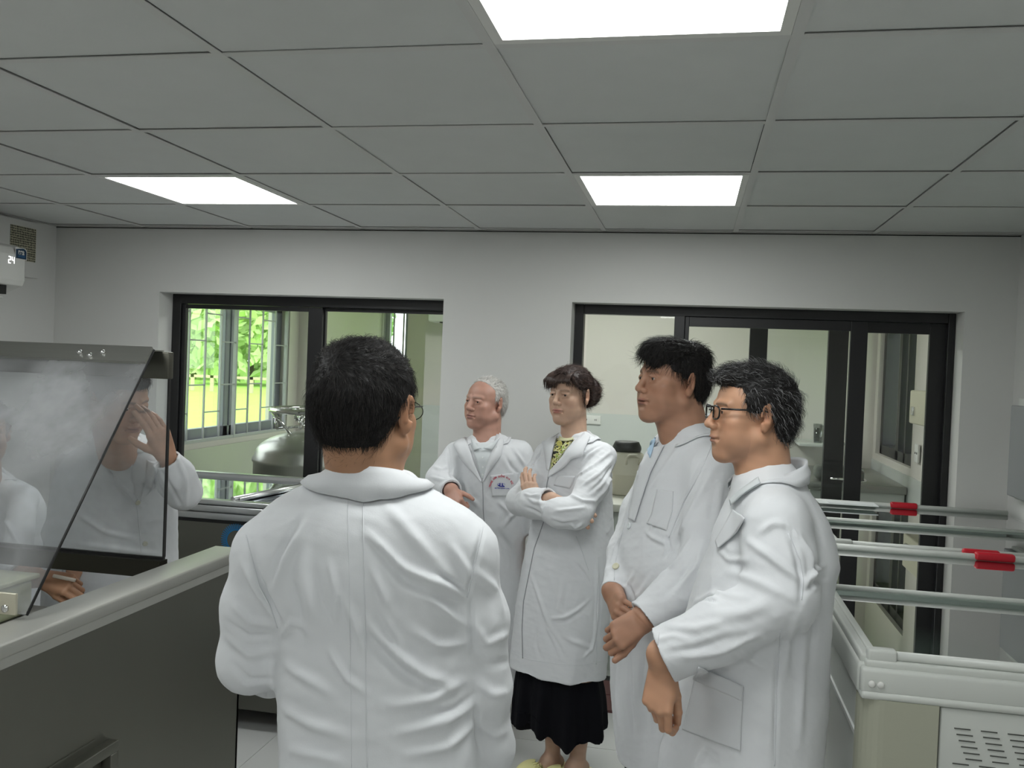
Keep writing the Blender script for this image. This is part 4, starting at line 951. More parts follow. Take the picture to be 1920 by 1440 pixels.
def levels_px(rows, d, phi, ratio=.68, dd=None):
    """rows: (v, u_left, u_right[, depth offset]) silhouette of the trunk in the photo -> loft rows in world metres"""
    p = math.radians(phi); out = []
    for r in rows:
        v, a, b = r[:3]; dep = d + (r[3] if len(r) > 3 else 0); k = r[4] if len(r) > 4 else ratio
        c = at((a + b) / 2, v, dep); hw = (b - a) / 2 / FPX * dep; A = hw / math.sqrt(math.cos(p) ** 2 + (k * math.sin(p)) ** 2)
        out.append((c[2], c[0], c[1], A, A * k))
    return out
def strip_mesh(rows, th=.0022):
    """rows: list of polylines (same length) -> thin solid sheet"""
    R = np.array(rows, float); a, b = R.shape[:2]; V = R.reshape(-1, 3); Fq = np.array([[i * b + j, i * b + j + 1, (i + 1) * b + j + 1, (i + 1) * b + j] for i in range(a - 1) for j in range(b - 1)])
    N = vnormals(V, Fq); V2 = V - N * th; n = len(V); F2 = Fq[:, ::-1] + n
    rim = [i * b for i in range(a)], [i * b + b - 1 for i in range(a)], list(range(b)), [(a - 1) * b + j for j in range(b)]
    E = []
    for q, fl in ((rim[0], 1), (rim[1], 0), (rim[2], 0), (rim[3], 1)):
        for i in range(len(q) - 1):
            x, y = q[i], q[i + 1]; E.append([x, y, y + n, x + n] if fl else [y, x, x + n, y + n])
    return np.concatenate([V, V2]), np.concatenate([Fq, F2, np.array(E)])
def resample(pts, n):
    P = np.array(pts, float); L = np.r_[0, np.cumsum(np.linalg.norm(np.diff(P, axis=0), axis=1))]; t = np.linspace(0, L[-1], n); return np.stack([np.interp(t, L, P[:, k]) for k in range(P.shape[1])], 1)
class Fig:
    def __init__(s, label, foot, **k):
        s.t = thing('person', label, 'person', tuple(foot)); s.ops = []; s.coat = []; s.foldl = []; s.boxes = []
    def patch(s, name, A, B, m, lift=.003, edge=0., nu=None, nv=None, th=.002, back=None, px=True):
        """sheet laid on the coat between two pixel polylines; edge: extra lift of side B"""
        la = np.linalg.norm(np.diff(np.array(A, float), axis=0), axis=1).sum(); w_ = np.abs(np.array(A, float)[len(A) // 2] - np.array(B, float)[len(B) // 2]).max()
        nu = nu or int(max(6, la / 3)); nv = nv or int(max(3, min(24, w_ / 3)))
        a, b = resample(A, nu), resample(B, nu); rows = []
        for j in range(nv):
            t = j / (nv - 1); P = a * (1 - t) + b * t
            rows.append([cast(s.bvh, p[0], p[1], lift + edge * t, back=back or s.d) for p in P])
        R = np.array(rows)
        for _ in range(2):                                   # soften bumps of the surface below
            Q = R.copy(); Q[:, 1:-1] = (R[:, :-2] + 2 * R[:, 1:-1] + R[:, 2:]) / 4; R = Q
        V, Fq = strip_mesh(R, th)
        n0 = vnormals(V, Fq)[0]
        if n0 @ (CO - V[0]) < 0: Fq = Fq[:, ::-1]
        return mesh_obj(name, V, Fq, m, s.t)
    def line(s, name, pts, m, r=.0012, lift=.0005, n=None, par=None):
        P = resample(pts, n or 30); Q = [cast(s.bvh, p[0], p[1], lift, back=s.d) for p in P]; b = MB(); b.tube(Q, r, 6); return b.obj(name, m, par or s.t)
    def button(s, u, v, m=None, r=.009):
        h = s.bvh.ray_cast(Vector(CO), Vector(_ray(u, v)).normalized())
        if h[0] is None: return
        M = h[1].to_track_quat('Z', 'Y').to_matrix().to_4x4(); M.translation = h[0] + h[1] * .003
        b = MB(); b.lathe([(r, -.002), (r, .001), (r * .85, .0022), (r * .6, .0012), (.0005, .0012)], (0, 0, 0), 16, M)
        for k in range(4): a = PI / 4 + k * PI / 2; q = M @ Vector((r * .3 * math.cos(a), r * .3 * math.sin(a), .0012)); b.lathe([(r * .09, 0), (r * .09, .0006)], q, 6)
        b.obj('button', m or BUTTON, s.t)
    def make_coat(s, lv, phi, arms, folds=(), h=.0045, k_arm=.035, shoulders=None, name='lab_coat', rnd=.0012, hemwave=.006, seed=1, m=COAT, nexp=2.3, extra=(), kshoulder=.05):
        X, F_ = facing(phi); s.X, s.F = X, F_; s.phi = phi; s.lv = lv
        ops = [('u', loft(lv, X, F_, nexp), 0)]
        for e in (shoulders or []): ops.append(('u', e, kshoulder))
        for pts, rs in arms: ops.append(('u', sleeve(pts, rs), k_arm))
        ops += list(extra); s.coat = ops
        A = np.array(lv); lo = np.array([A[:, 1].min() - A[:, 3].max(), A[:, 2].min() - A[:, 3].max(), A[:, 0].min()]) - .03; hi = np.array([A[:, 1].max() + A[:, 3].max(), A[:, 2].max() + A[:, 3].max(), A[:, 0].max()]) + .03
        for pts, rs in arms:
            for p, r in zip(pts, rs): lo = np.minimum(lo, np.asarray(p) - r - .03); hi = np.maximum(hi, np.asarray(p) + r + .03)
        for e in (shoulders or []): lo = np.minimum(lo, e.c - e.r - .02); hi = np.maximum(hi, e.c + e.r + .02)
        V, Fc = nets(lambda P: evalops(P, ops), lo, hi, h)
        bv = bvh_of(V, Fc); N = vnormals(V, Fc); D = np.zeros(len(V))
        for f_ in folds:
            pts, w_, amp = f_[:3]; P3 = [cast(bv, u, v, 0, back=s.d) for u, v in resample(pts, max(3, len(pts) * 3))]
            D += polyfold(V, P3, w_ * .72, amp * 1.8, sharp=len(f_) > 3)
        # random drape: long soft ridges down the trunk, short diagonal crinkles all over
        zt, zb = A[:, 0].max(), A[:, 0].min(); fz = np.clip((zt - V[:, 2]) / (zt - zb), 0, 1)
        dr = SN(seed, 42, (1, 1, .14)); D += hemwave * (fz ** 1.5) * (dr(V) * 2.2)
        mid = SN(seed + 1, 38, (1, 1, .5)); D += .0060 * (mid.ridge(V) - .3) * 1.2
        cr = SN(seed + 2, 75, (.8, .8, 1)); D += rnd * 3.2 * (cr.ridge(V) - .3); cr2 = SN(seed + 3, 170); D += rnd * .5 * cr2(V)
        V = V + N * D[:, None]
        s.cV, s.cF = V, Fc; s.bvh = bvh_of(V, Fc)
        s.coat_o = mesh_obj(name, V, Fc, m, s.t)
    def make_body(s, h, headkw, skin, lips, neck_base, arms, hands, legs, torso_grow=-.018, res=.0045, extra=(), colkw=None, shoulders=None, neck_r=.056, boxes=()):
        ops = head_ops(h, **headkw); ops += neck_ops(h, neck_base, neck_r); X, F_ = s.X, s.F
        ops.append(('u', loft(s.lv, X, F_, 2.3, grow=torso_grow), .03))
        for e in (shoulders or []): ops.append(('u', e, .03))
        for pts, rs in arms: ops += [('u', q, .02) for q in chain(pts, rs)]
        for hd in hands: ops += hd
        for pts, rs in legs: ops += [('u', q, .015) for q in chain(pts, rs)]
        ops += list(extra)
        lo = np.array([9., 9, 9]); hi = -lo
        for op, p, k in ops:
            if p.r < .5: lo = np.minimum(lo, p.c - p.r - .02); hi = np.maximum(hi, p.c + p.r + .02)
        A = np.array(s.lv)
        lo = np.minimum(lo, [A[:, 1].min() - A[:, 3].max(), A[:, 2].min() - A[:, 3].max(), 9]); hi = np.maximum(hi, [A[:, 1].max() + A[:, 3].max(), A[:, 2].max() + A[:, 3].max(), -9]); lo[2] = min(lo[2], .0)
        f = lambda P: evalops(P, ops); s.bf = f
        V, Fc = nets(f, lo, hi, res)
        # crisp head and hands
        bx = [(h.w((0, .02, -.02)), .135 * h.k)] + list(boxes)
        for hd in hands:
            c = np.mean([q[1].c for q in hd], 0); bx.append((c, .11))
        V, Fc = refine(V, Fc, f, bx)
        V, Fc = refine(V, Fc, f, [(h.w((0, .08, -.01)), .072 * h.k)])
        col = face_color(V, h, skin, lips, **(colkw or {}))
        # knuckles, hands: slightly redder
        s.body_o = mesh_obj('body', V, Fc, SKIN, s.t, col)
        for sx in (-1, 1):
            c = h.w((sx * .0315, .0705, .0055)); b = MB(); M = Matrix([list(h.M[i]) + [c[i]] for i in range(3)] + [[0, 0, 0, 1]])
            b.lathe([(.0001, -.0112 * h.k)] + [(.0112 * h.k * math.sin(a), -.0112 * h.k * math.cos(a)) for a in np.linspace(.3, PI - .3, 10)] + [(.0001, .0112 * h.k)], (0, 0, 0), 20, M)
            e = b.obj('eye', EYEW, s.t); g = s.gaze if hasattr(s, 'gaze') else (0, 1, 0)
            Y = Vector(h.M @ (np.array(g) / np.linalg.norm(g))); Mq = Y.to_track_quat('Z', 'Y').to_matrix().to_4x4(); Mq.translation = Vector(c)
            b = MB(); r = .0114 * h.k; b.lathe([(.0054 * h.k, math.sqrt(r * r - (.0054 * h.k) ** 2)), (.003 * h.k, r * .985), (.0001, r * 1.01)], (0, 0, 0), 18, Mq); b.obj('iris', IRIS, e)
    def make_hair(s, h, shells, cuts, cols, base_col, n=4500, L=.030, wdt=.00055, lift=.006, comb=None, seed=3, res=.003, noise=.0012, extra=(), wave=0., name='hair', mask=None):
        """shells: head space ellipsoids joined; cuts: callables on head-space points, positive = no hair"""
        ops = [('u', p, .012 * h.k) for p in shells] + list(extra)
        sk = SN(seed, 240, (1, 1, 1))
        def f(P):
            d = evalops(P, ops); q = h.inv(P)
            for c in cuts: d = -smin(-d, -c(q).astype(f32) * h.k, .006)
            return d
        lo = np.min([p.c - p.r for _, p, _ in ops], 0) - .02; hi = np.max([p.c + p.r for _, p, _ in ops], 0) + .02
        V, Fc = nets(f, lo, hi, res); N = vnormals(V, Fc)
        T = comb(V, N); T = T - N * (T * N).sum(1, keepdims=True); T /= np.linalg.norm(T, axis=1, keepdims=True) + 1e-9; Sd = np.cross(N, T)
        # streaks: noise that varies across the comb direction
        q = h.inv(V.astype(f32)); V = V + N * (noise * np.sin((V * Sd).sum(1) * 900 + 3 * sk(V)) + noise * 1.2 * sk(V) * 2)[:, None]
        col = np.tile(np.array(base_col, f32), (len(V), 1))
        SV, SF, SC = strands(V, Fc, N, comb, n, L, wdt, lift, seed, cols, seg=5, wave=wave, mask=mask)
        allV = np.concatenate([V, SV]); allF = np.concatenate([Fc, SF + len(V)]); allC = np.concatenate([col, SC])
        return mesh_obj(name, allV, allF, HAIR, s.t, allC)
    def make_collar(s, N, rf, ro, zf=(.01, .03), zo=(-.03, -.005), open_=35, lift=.004, cen=(0, 0), inner=.02, m=None, rot=0, snap=True, th=.0025, name='collar', zin=.035):
        """N: neck base; rf/ro: (side, front-back) radii of fold and outer edge; z*: (front, back) heights; open_: half gap in degrees at the front"""
        n = 46; th_ = np.radians(np.linspace(90 + open_, 450 - open_, n) + rot); rows = [[], [], [], [], [], []]; N = np.asarray(N, float) + s.X * cen[0] + s.F * cen[1]
        for t in th_:
            c, q = math.cos(t), math.sin(t); bk = (1 - math.sin(t - math.radians(rot))) / 2
            z1 = zf[0] + (zf[1] - zf[0]) * bk; z2 = zo[0] + (zo[1] - zo[0]) * bk
            P0 = N + s.X * rf[0] * .93 * c + s.F * rf[1] * .93 * q + np.array([0, 0, z1 - zin])
            P1 = N + s.X * rf[0] * c + s.F * rf[1] * q + np.array([0, 0, z1])
            P3 = N + s.X * ro[0] * c + s.F * ro[1] * q + np.array([0, 0, z2])
            if snap:
                h = s.bvh.find_nearest(Vector(P3)); P3s = np.array(h[0] + h[1] * lift); P3 = P3s
            P2 = P1 * .5 + P3 * .5 + (P3 - N) * .06 + np.array([0, 0, .004])
            rows[0].append(P0); rows[1].append(P1 - (P1 - N) * .03 - np.array([0, 0, .004])); rows[2].append(P1 + np.array([0, 0, .001])); rows[3].append(P1 + (P3 - P1) * .18 + np.array([0, 0, .0])); rows[4].append(P2); rows[5].append(P3)
        R = np.array(rows); V, Fq = strip_mesh(R, th)
        nn = vnormals(V, Fq)
        o = mesh_obj(name, V, Fq, m or COAT2, s.t); return o
def shoes(fig, c, d, L=.25, W=.09, hgt=.06, m=None, name='slipper', open_back=True):
    c = np.asarray(c, float); Y = np.asarray(d, float); Y /= np.linalg.norm(Y); X = np.array([Y[1], -Y[0], 0]); M = np.stack([X, Y, [0, 0, 1.]], 1)
    def f(P):
        sole = smin(ell(c + Y * .04 + [0, 0, .012], (W * .52, L * .36, .016), M).fn(P), ell(c - Y * .07 + [0, 0, .012], (W * .42, L * .26, .016), M).fn(P), .02)
        up = ell(c + Y * .055 + [0, 0, .012], (W * .55, L * .30, hgt), M).fn(P); inn = ell(c + Y * .045 + [0, 0, .018], (W * .48, L * .29, hgt - .010), M).fn(P)
        up = np.maximum(up, -inn); up = np.maximum(up, -((P - (c + Y * .0).astype(f32)) @ Y.astype(f32)))
        d_ = smin(sole, up, .006); return np.maximum(d_, .001 - P[:, 2])
    V, Fc = nets(f, c - [.2, .2, .012], c + [.2, .2, hgt + .05], .004)
    return mesh_obj(name, V, Fc, m, fig)
# ============================================================ the people
def V3(*a): return np.array(a, float)
SK = (.52, .305, .205)
def feet_ops(c, F_, s=1.):
    c = np.asarray(c, float); X = np.array([F_[1], -F_[0], 0])
    return [('u', rc(c + [0, 0, .05], c + F_ * .02 + [0, 0, .045], .038 * s, .04 * s), .02), ('u', rc(c - F_ * .03 + [0, 0, .034], c + F_ * .12 + [0, 0, .024], .028 * s, .026 * s), .02), ('u', rc(c + F_ * .10 + X * .02 + [0, 0, .024], c + F_ * .155 + X * .012 + [0, 0, .02], .022, .016), .012), ('u', rc(c + F_ * .10 - X * .02 + [0, 0, .022], c + F_ * .135 - X * .022 + [0, 0, .018], .020, .014), .012)]
# ---------------- man with glasses, nearest on the right, in profile
def man_glasses():
    d = 2.12; phi = 78
    X, F_ = facing(phi); foot = at(1425, 1150, d); foot[2] = 0
    p = Fig('man with black-rimmed glasses and greying hair, standing in profile nearest the white freezers', foot); p.d = d
    h = HeadSpace(*head_matrix(at(1409, 779, d), 87, 1, 0, .995))
    rows = [(905, 1385, 1500, .0), (940, 1372, 1526, .0), (985, 1352, 1546, 0), (1035, 1338, 1556, 0), (1090, 1318, 1548, 0), (1160, 1296, 1540, 0), (1260, 1276, 1534, 0), (1350, 1268, 1528, 0), (1440, 1246, 1518, 0), (1560, 1234, 1512, 0), (1680, 1230, 1512, 0)]
    lv = levels_px(rows, d, phi, .82)
    shL = at(1455, 985, d - .14); elL = at(1468, 1120, d - .19); wrL = at(1243, 1228, d - .16)
    shR = at(1440, 985, d + .16); elR = at(1440, 1130, d + .20); wrR = at(1300, 1230, d + .10)
    nb = at(1440, 905, d)
    shl = [rc(nb + [0, 0, .0], shL + [0, 0, .0], .060, .066), rc(nb, shR, .060, .066)]
    arms = [([shL, (shL + elL) / 2 + F_ * .0, elL, (elL + wrL) / 2 + [0, 0, -.008], wrL], [.070, .074, .072, .068, .062]), ([shR, elR, wrR], [.068, .066, .056])]
    folds = [([(1395, 1010), (1440, 1040), (1490, 1080), (1515, 1094)], .014, .006), ([(1360, 1070), (1420, 1090), (1480, 1120)], .016, .006), ([(1480, 995), (1497, 1050), (1505, 1100), (1502, 1140)], .012, -.006),
             ([(1300, 1130), (1340, 1110), (1400, 1120)], .012, .006), ([(1315, 1125), (1328, 1122), (1342, 1128)], .008, -.008), ([(1240, 1170), (1300, 1180), (1370, 1160)], .014, .005), ([(1250, 1225), (1310, 1215), (1380, 1190)], .012, -.005),
             ([(1290, 1235), (1350, 1225), (1430, 1190)], .012, .006), ([(1495, 1000), (1520, 1040), (1528, 1100)], .013, .008), ([(1510, 1098), (1530, 1070), (1548, 1060)], .009, .007), ([(1512, 1110), (1530, 1090), (1550, 1085)], .009, -.006),
             ([(1500, 1150), (1480, 1200), (1470, 1280)], .014, .006), ([(1462, 1165), (1455, 1300), (1452, 1440)], .008, -.004), ([(1510, 1160), (1505, 1250), (1500, 1400)], .016, .007), ([(1530, 1150), (1522, 1250)], .012, -.006), ([(1380, 1215), (1420, 1245), (1450, 1260)], .014, .006),
             ([(1420, 1000), (1450, 980), (1476, 985)], .012, .005), ([(1345, 1030), (1365, 1050), (1400, 1050)], .01, .005), ([(1485, 985), (1492, 1000), (1494, 1015)], .006, .004), ([(1478, 980), (1483, 1000), (1484, 1015)], .006, .004), ([(1320, 1400), (1300, 1440)], .012, .005), ([(1230, 1200), (1262, 1190), (1290, 1200)], .01, .004), ([(1330, 1150), (1390, 1150), (1440, 1130)], .02, .006)]
    p.make_coat(lv, phi, arms, folds, shoulders=shl, seed=11, rnd=.001)
    hl = hand_ops(at(1244, 1252, d - .16), at(1228, 1345, d - .19) - at(1244, 1252, d - .16), -RGT * .55 - FWD * .8 , -1, curls=((.5, .9, .7), (.75, 1.0, .8), (.95, 1.1, .8), (1.1, 1.1, .8)), thumb=(.1, .9), s=.97)
    hr = hand_ops(wrR, F_ * .6 + [0, 0, -.8], X, 1, s=.95)
    legs = [([at(1425, 1150, d - .07) * [1, 1, 0] + [0, 0, .75], foot - FWD * .09 + [0, 0, .42], foot - FWD * .09 + [0, 0, .08]], [.08, .058, .042]), ([at(1425, 1150, d + .07) * [1, 1, 0] + [0, 0, .75], foot + FWD * .09 + [0, 0, .42], foot + FWD * .09 + [0, 0, .08]], [.08, .058, .042])]
    ex = feet_ops(foot - FWD * .09, F_) + feet_ops(foot + FWD * .09, F_)
    p.make_body(h, dict(wid=1.0, jaw=1.0, nose=.98), (.50, .275, .17), (.30, .13, .105), nb - [0, 0, .02], [([shL, elL, wrL, at(1243, 1256, d - .16)], [.05, .045, .032, .026]), ([shR, elR, wrR], [.05, .045, .028])], [hl, hr], legs, extra=ex, neck_r=.058, colkw=dict(beard=.28, browk=.95))
    fade = lambda q: np.zeros(len(q))
    sh = [h.ell((0, -.016, .034), (.0810, .096, .0880)), h.ell((0, -.040, .0), (.074, .072, .080)), h.ell((0, .040, .088), (.056, .056, .024), rx(-6)), h.ell((0, .010, .098), (.056, .070, .024))]
    cuts = [lambda q: np.minimum(q[:, 1] - .034 - .25 * np.maximum(q[:, 2] - .03, 0) + .35 * np.maximum(-q[:, 2] + .01, 0) , .066 - q[:, 2] + .0 * q[:, 0]),   # forehead
            lambda q: -q[:, 2] - .085 + .0 * q[:, 1], lambda q: np.minimum(q[:, 1] + .030 - .35 * (q[:, 2] - .0), .010 - q[:, 2])]
    def comb(P, nor):
        q = h.inv(P.astype(f32)); v = np.stack([.25 * np.sin(q[:, 1] * 60), np.where(q[:, 2] > .07, 1.0, -.5), np.where(q[:, 2] > .07, .15, -1.0)], 1); return v @ h.M.T
    p.make_hair(h, sh, cuts, [(.012, .011, .012), (.02, .018, .018), (.014, .013, .013), (.30, .30, .31), (.09, .09, .09)], (.012, .011, .011), n=5200, L=.026, lift=.010, comb=comb, seed=5, wave=.003, noise=.0018)
    # glasses
    gM = mat('glasses_black', srgb(14, 13, 14), .25); b = MB(); g = None
    def rim(sx):
        a = np.linspace(0, 2 * PI, 28, endpoint=False); return [h.w((sx * .033 + .0235 * np.sign(math.cos(t)) * abs(math.cos(t)) ** .6, .0985 - .004 * abs(math.cos(t)) - .05 * abs(sx * .033 + .02 * math.cos(t)) ** 1.3, .004 + .0155 * np.sign(math.sin(t)) * abs(math.sin(t)) ** .7)) for t in a]
    gt = None
    for sx in (-1, 1):
        r = rim(sx); b.tube(r, .0021 * h.k, 8, closed=True)
    b.tube([h.w((-.010, .0985, .008)), h.w((0, .1005, .010)), h.w((.010, .0985, .008))], .002, 8)
    fr = b.obj('glasses', gM, p.t)
    for sx in (-1, 1):
        b = MB(); b.tube([h.w((sx * .0565, .090, .014)), h.w((sx * .073, .060, .0145)), h.w((sx * .0795, .0, .016)), h.w((sx * .079, -.016, .012)), h.w((sx * .074, -.034, -.012))], [.0024, .0022, .0019, .0019, .0022], 8); b.obj('temple', gM, fr)
        r = rim(sx); c = sum(r) / len(r); b = MB(); b.add([c] + r, [(0, i + 1, (i + 1) % len(r) + 1) for i in range(len(r))]); b.obj('lens', glass_mat('spectacle_lens', (.93, .95, .95, 1), refl=1.4), fr)
    # collar, placket, pocket, seams
    p.make_collar(nb + [0, 0, .028], (.082, .086), (.105, .115), zf=(-.03, .030), zo=(-.055, -.004), open_=38, cen=(0, .0))
    p.patch('lapel', [(1376, 955), (1360, 985), (1343, 1015)], [(1402, 972), (1386, 1000), (1350, 1030)], COAT2, lift=.004, edge=.004)
    p.patch('pocket', [(1309, 1250), (1298, 1300), (1281, 1368)], [(1395, 1288), (1391, 1350), (1389, 1408)], COAT2, lift=.0035, edge=0)
    p.patch('pocket_band', [(1309, 1248), (1305, 1262), (1303, 1274)], [(1395, 1286), (1393, 1300), (1391, 1314)], COAT2, lift=.0055)
    p.line('seam', [(1463, 1180), (1456, 1300), (1452, 1436)], COAT2, .0012)
    p.line('seam', [(1478, 1000), (1500, 1050), (1506, 1090), (1503, 1125)], COAT2, .0013)
    p.line('cuff_seam', [(1236, 1186), (1232, 1220), (1240, 1262)], COAT2, .001)
    p.patch('shirt_collar', [(1373, 938), (1392, 920), (1424, 898)], [(1378, 950), (1398, 932), (1430, 912)], SHIRTW, lift=.006, edge=.004)
    return p

def simple_legs(foot, F_, d, X, sp=.075, zt=.75, r=(.066, .052, .040), off=0):
    L = []; E = []
    for k in (-1, 1):
        f_ = foot + X * sp * k; L.append(([f_ + V3(0, 0, zt), f_ + V3(0, 0, .42), f_ + V3(0, 0, .08)], list(r))); E += feet_ops(f_, F_)
    return L, E
def trousers(p, legs, z0=.06, z1=.80, m=None, grow=.018, name='trousers'):
    ops = []
    for pts, rs in legs: ops += [('u', q, .03) for q in chain(pts, [r + grow for r in rs])]
    A = np.array([q for pts, _ in legs for q in pts])
    f = lambda P: np.maximum(evalops(P, ops), np.maximum(z0 - P[:, 2], P[:, 2] - z1))
    V, Fc = nets(f, [A[:, 0].min() - .15, A[:, 1].min() - .15, z0 - .02], [A[:, 0].max() + .15, A[:, 1].max() + .15, z1 + .03], .008)
    N = vnormals(V, Fc); V = V + N * (.004 * SN(4, 50, (1, 1, .3))(V))[:, None]
    return mesh_obj(name, V, Fc, m or DARKC, p.t)
def top_hair(h, k=1.): return [h.ell((0, -.016, .034), (.0800 * k, .0955 * k, .0870 * k)), h.ell((0, -.040, .0), (.0735, .072, .080))]
BK = [(.010, .009, .009), (.016, .014, .014), (.008, .007, .007), (.028, .024, .022)]
# ---------------- man seen from behind, nearest the camera
def man_back():
    d = 1.6; phi = 180; X, F_ = facing(phi); foot = at(705, 1150, d); foot[2] = 0
    p = Fig('man with short black hair seen from behind, nearest the camera', foot); p.d = d
    h = HeadSpace(*head_matrix(at(689, 771, d), 199, -2, 0, 1.04))
    rows = [(900, 622, 760), (925, 560, 822), (955, 512, 868), (1000, 490, 886), (1060, 487, 890), (1120, 500, 884), (1190, 517, 876), (1270, 519, 884), (1360, 523, 891), (1440, 526, 896), (1560, 516, 905), (1750, 505, 915), (1980, 500, 922)]
    lv = levels_px(rows, d, phi, .60)
    nb = at(690, 915, d); shL = at(500, 1040, d); shR = at(872, 1034, d)
    elL = at(468, 1238, d + .02); wrL = at(545, 1262, d + .27); elR = at(912, 1290, d + .02); wrR = at(924, 1500, d + .10)
    shl = [rc(nb + X * -.05 + V3(0, 0, -.018), shL, .050, .056), rc(nb + X * .05 + V3(0, 0, -.018), shR, .050, .054)]
    arms = [([shL, at(478, 1135, d + .01), elL, (elL + wrL) / 2, wrL], [.055, .056, .054, .050, .046]), ([shR, at(898, 1160, d + .01), elR, at(924, 1400, d + .05), wrR], [.053, .050, .043, .036, .036])]
    z5 = lambda L: [(400 + x * .569, 620 + y * .569) for x, y in L]
    fo = [([(120, 690), (140, 800), (180, 880), (212, 960)], .010, -.006), ([(150, 840), (190, 900), (214, 960)], .012, -.008), ([(885, 660), (865, 760), (838, 880)], .008, -.004),
        ([(560, 560), (680, 700), (760, 790)], .016, .005), ([(500, 660), (620, 780), (740, 830), (830, 870)], .012, .007), ([(520, 700), (640, 830), (740, 880), (830, 910)], .012, -.005), ([(520, 780), (560, 870), (600, 960)], .012, .006),
        ([(545, 900), (580, 970), (630, 1050)], .010, .006), ([(500, 960), (600, 1060), (700, 1140), (800, 1170)], .014, .008), ([(510, 1010), (620, 1130), (760, 1190)], .014, -.006), ([(640, 980), (740, 1040), (840, 1030)], .013, .006), ([(700, 860), (780, 940), (840, 980)], .012, .006),
        ([(560, 1240), (700, 1220), (845, 1150)], .014, .006), ([(600, 1330), (760, 1290), (860, 1230)], .014, .006), ([(640, 1400), (780, 1370), (870, 1290)], .012, .005), ([(690, 1270), (800, 1250), (860, 1200)], .010, -.005), ([(735, 795), (800, 838), (838, 872)], .007, -.006), ([(780, 700), (830, 780), (850, 840)], .012, .006),
        ([(330, 600), (240, 740), (195, 860)], .014, .006), ([(290, 610), (215, 740), (185, 840)], .009, -.005), ([(380, 760), (405, 880), (392, 980)], .008, .005), ([(330, 780), (350, 900), (400, 985)], .010, -.004), ([(218, 1010), (260, 960), (310, 990)], .010, .005), ([(430, 880), (470, 980), (500, 1060)], .012, .006),
        ([(380, 1050), (440, 1150), (500, 1190)], .009, .006), ([(230, 1100), (300, 1140), (390, 1200)], .014, .006), ([(220, 1240), (320, 1300), (450, 1340)], .016, .006), ([(240, 1380), (340, 1400), (440, 1430)], .016, .005), ([(250, 820), (280, 920), (290, 1040)], .014, -.005), ([(300, 690), (290, 800), (330, 960)], .018, .006),
        ([(60, 900), (120, 960), (205, 975)], .012, .005), ([(40, 1010), (120, 1070), (205, 1055)], .013, .006), ([(60, 1100), (120, 1155), (195, 1150)], .010, -.005), ([(90, 760), (140, 850), (190, 920)], .012, .006), ([(40, 960), (110, 1010), (200, 1010)], .010, -.005),
        ([(860, 790), (930, 850), (960, 940)], .014, .006), ([(850, 950), (900, 1035), (975, 1000)], .012, .006), ([(860, 1060), (900, 1100), (972, 1090)], .012, -.005), ([(870, 1150), (920, 1200), (975, 1195)], .012, .006), ([(880, 1300), (930, 1335), (975, 1320)], .014, .006), ([(850, 890), (850, 990), (858, 1080)], .008, -.006), ([(860, 1200), (868, 1300), (885, 1400)], .008, -.005)]
    p.make_coat(lv, phi, arms, [(z5(a), b_, c) for a, b_, c in fo], shoulders=shl, seed=31, rnd=.0010, h=.0042, hemwave=.004, nexp=2.4)
    hl = hand_ops(wrL + F_ * .015, F_ * .8 + X * .6, V3(0, 0, 1), -1, s=.98); hr = hand_ops(wrR + V3(0, 0, -.01), V3(0, 0, -1) + F_ * .3, X, -1, s=.98)
    legs, ex = simple_legs(foot, F_, d, X)
    p.make_body(h, dict(wid=1.04, jaw=1.1), (.38, .205, .12), (.3, .14, .11), nb - V3(0, 0, .02), [([shL, elL, wrL], [.044, .040, .03]), ([shR, elR, wrR], [.044, .034, .026])], [hl, hr], legs, extra=ex, neck_r=.061)
    trousers(p, legs)
    def comb(P, nor):
        q = h.inv(P.astype(f32)); up = np.clip((q[:, 2] - .04) / .05, 0, 1); a = np.arctan2(q[:, 0] - .01, -(q[:, 1] + .05)); v = np.stack([.9 * up * np.cos(a * 1.5) + .3 * np.sign(q[:, 0]) * up, up * .9, -1.2 * (1 - up) - .1], 1); return v @ h.M.T
    cuts = [lambda q: np.minimum(q[:, 1] - .03, .07 - q[:, 2]), lambda q: -q[:, 2] - .082 + .25 * np.abs(q[:, 0]) * 0, lambda q: np.minimum(q[:, 1] + .034 - .45 * (q[:, 2]), .016 - q[:, 2])]
    p.make_hair(h, top_hair(h, 1.03) + [h.ell((0, -.035, .078), (.066, .066, .042)), h.ell((0, -.058, .02), (.070, .062, .07))], cuts, BK, (.009, .008, .008), n=9000, L=.030, lift=.006, comb=comb, seed=9, wdt=.0005, res=.0032, noise=.0010)
    p.make_collar(nb + V3(0, 0, .030), (.076, .072), (.112, .098), zf=(-.03, .016), zo=(-.05, -.018), open_=30, cen=(0, -.004), lift=.006)
    p.line('seam', z5([(492, 512), (495, 700), (499, 900), (503, 1150), (507, 1438)]), COAT2, .0012, n=60)
    p.line('seam', z5([(441, 512), (448, 800), (452, 1100), (456, 1438)]), COAT2, .0006, n=60)
    p.line('armhole_seam', z5([(108, 670), (124, 740), (150, 840), (185, 905), (212, 980)]), COAT2, .0012)
    p.line('armhole_seam', z5([(890, 640), (868, 740), (852, 810), (836, 880)]), COAT2, .0012)
    # glasses: thin metal rim, only its right edge shows
    gM = mat('thin_metal_rim', srgb(60, 58, 56), .3, metal=.8); b = MB()
    for sx in (-1, 1): b.tube([h.w((sx * .034 + .026 * math.cos(t), .098 - .05 * abs(sx * .034 + .026 * math.cos(t)) ** 1.2, .002 + .017 * math.sin(t))) for t in np.linspace(0, 2 * PI, 24, endpoint=False)], .0009, 6, closed=True)
    b.tube([h.w((-.008, .097, .004)), h.w((.008, .097, .004))], .0012, 6); fr = b.obj('glasses', gM, p.t)
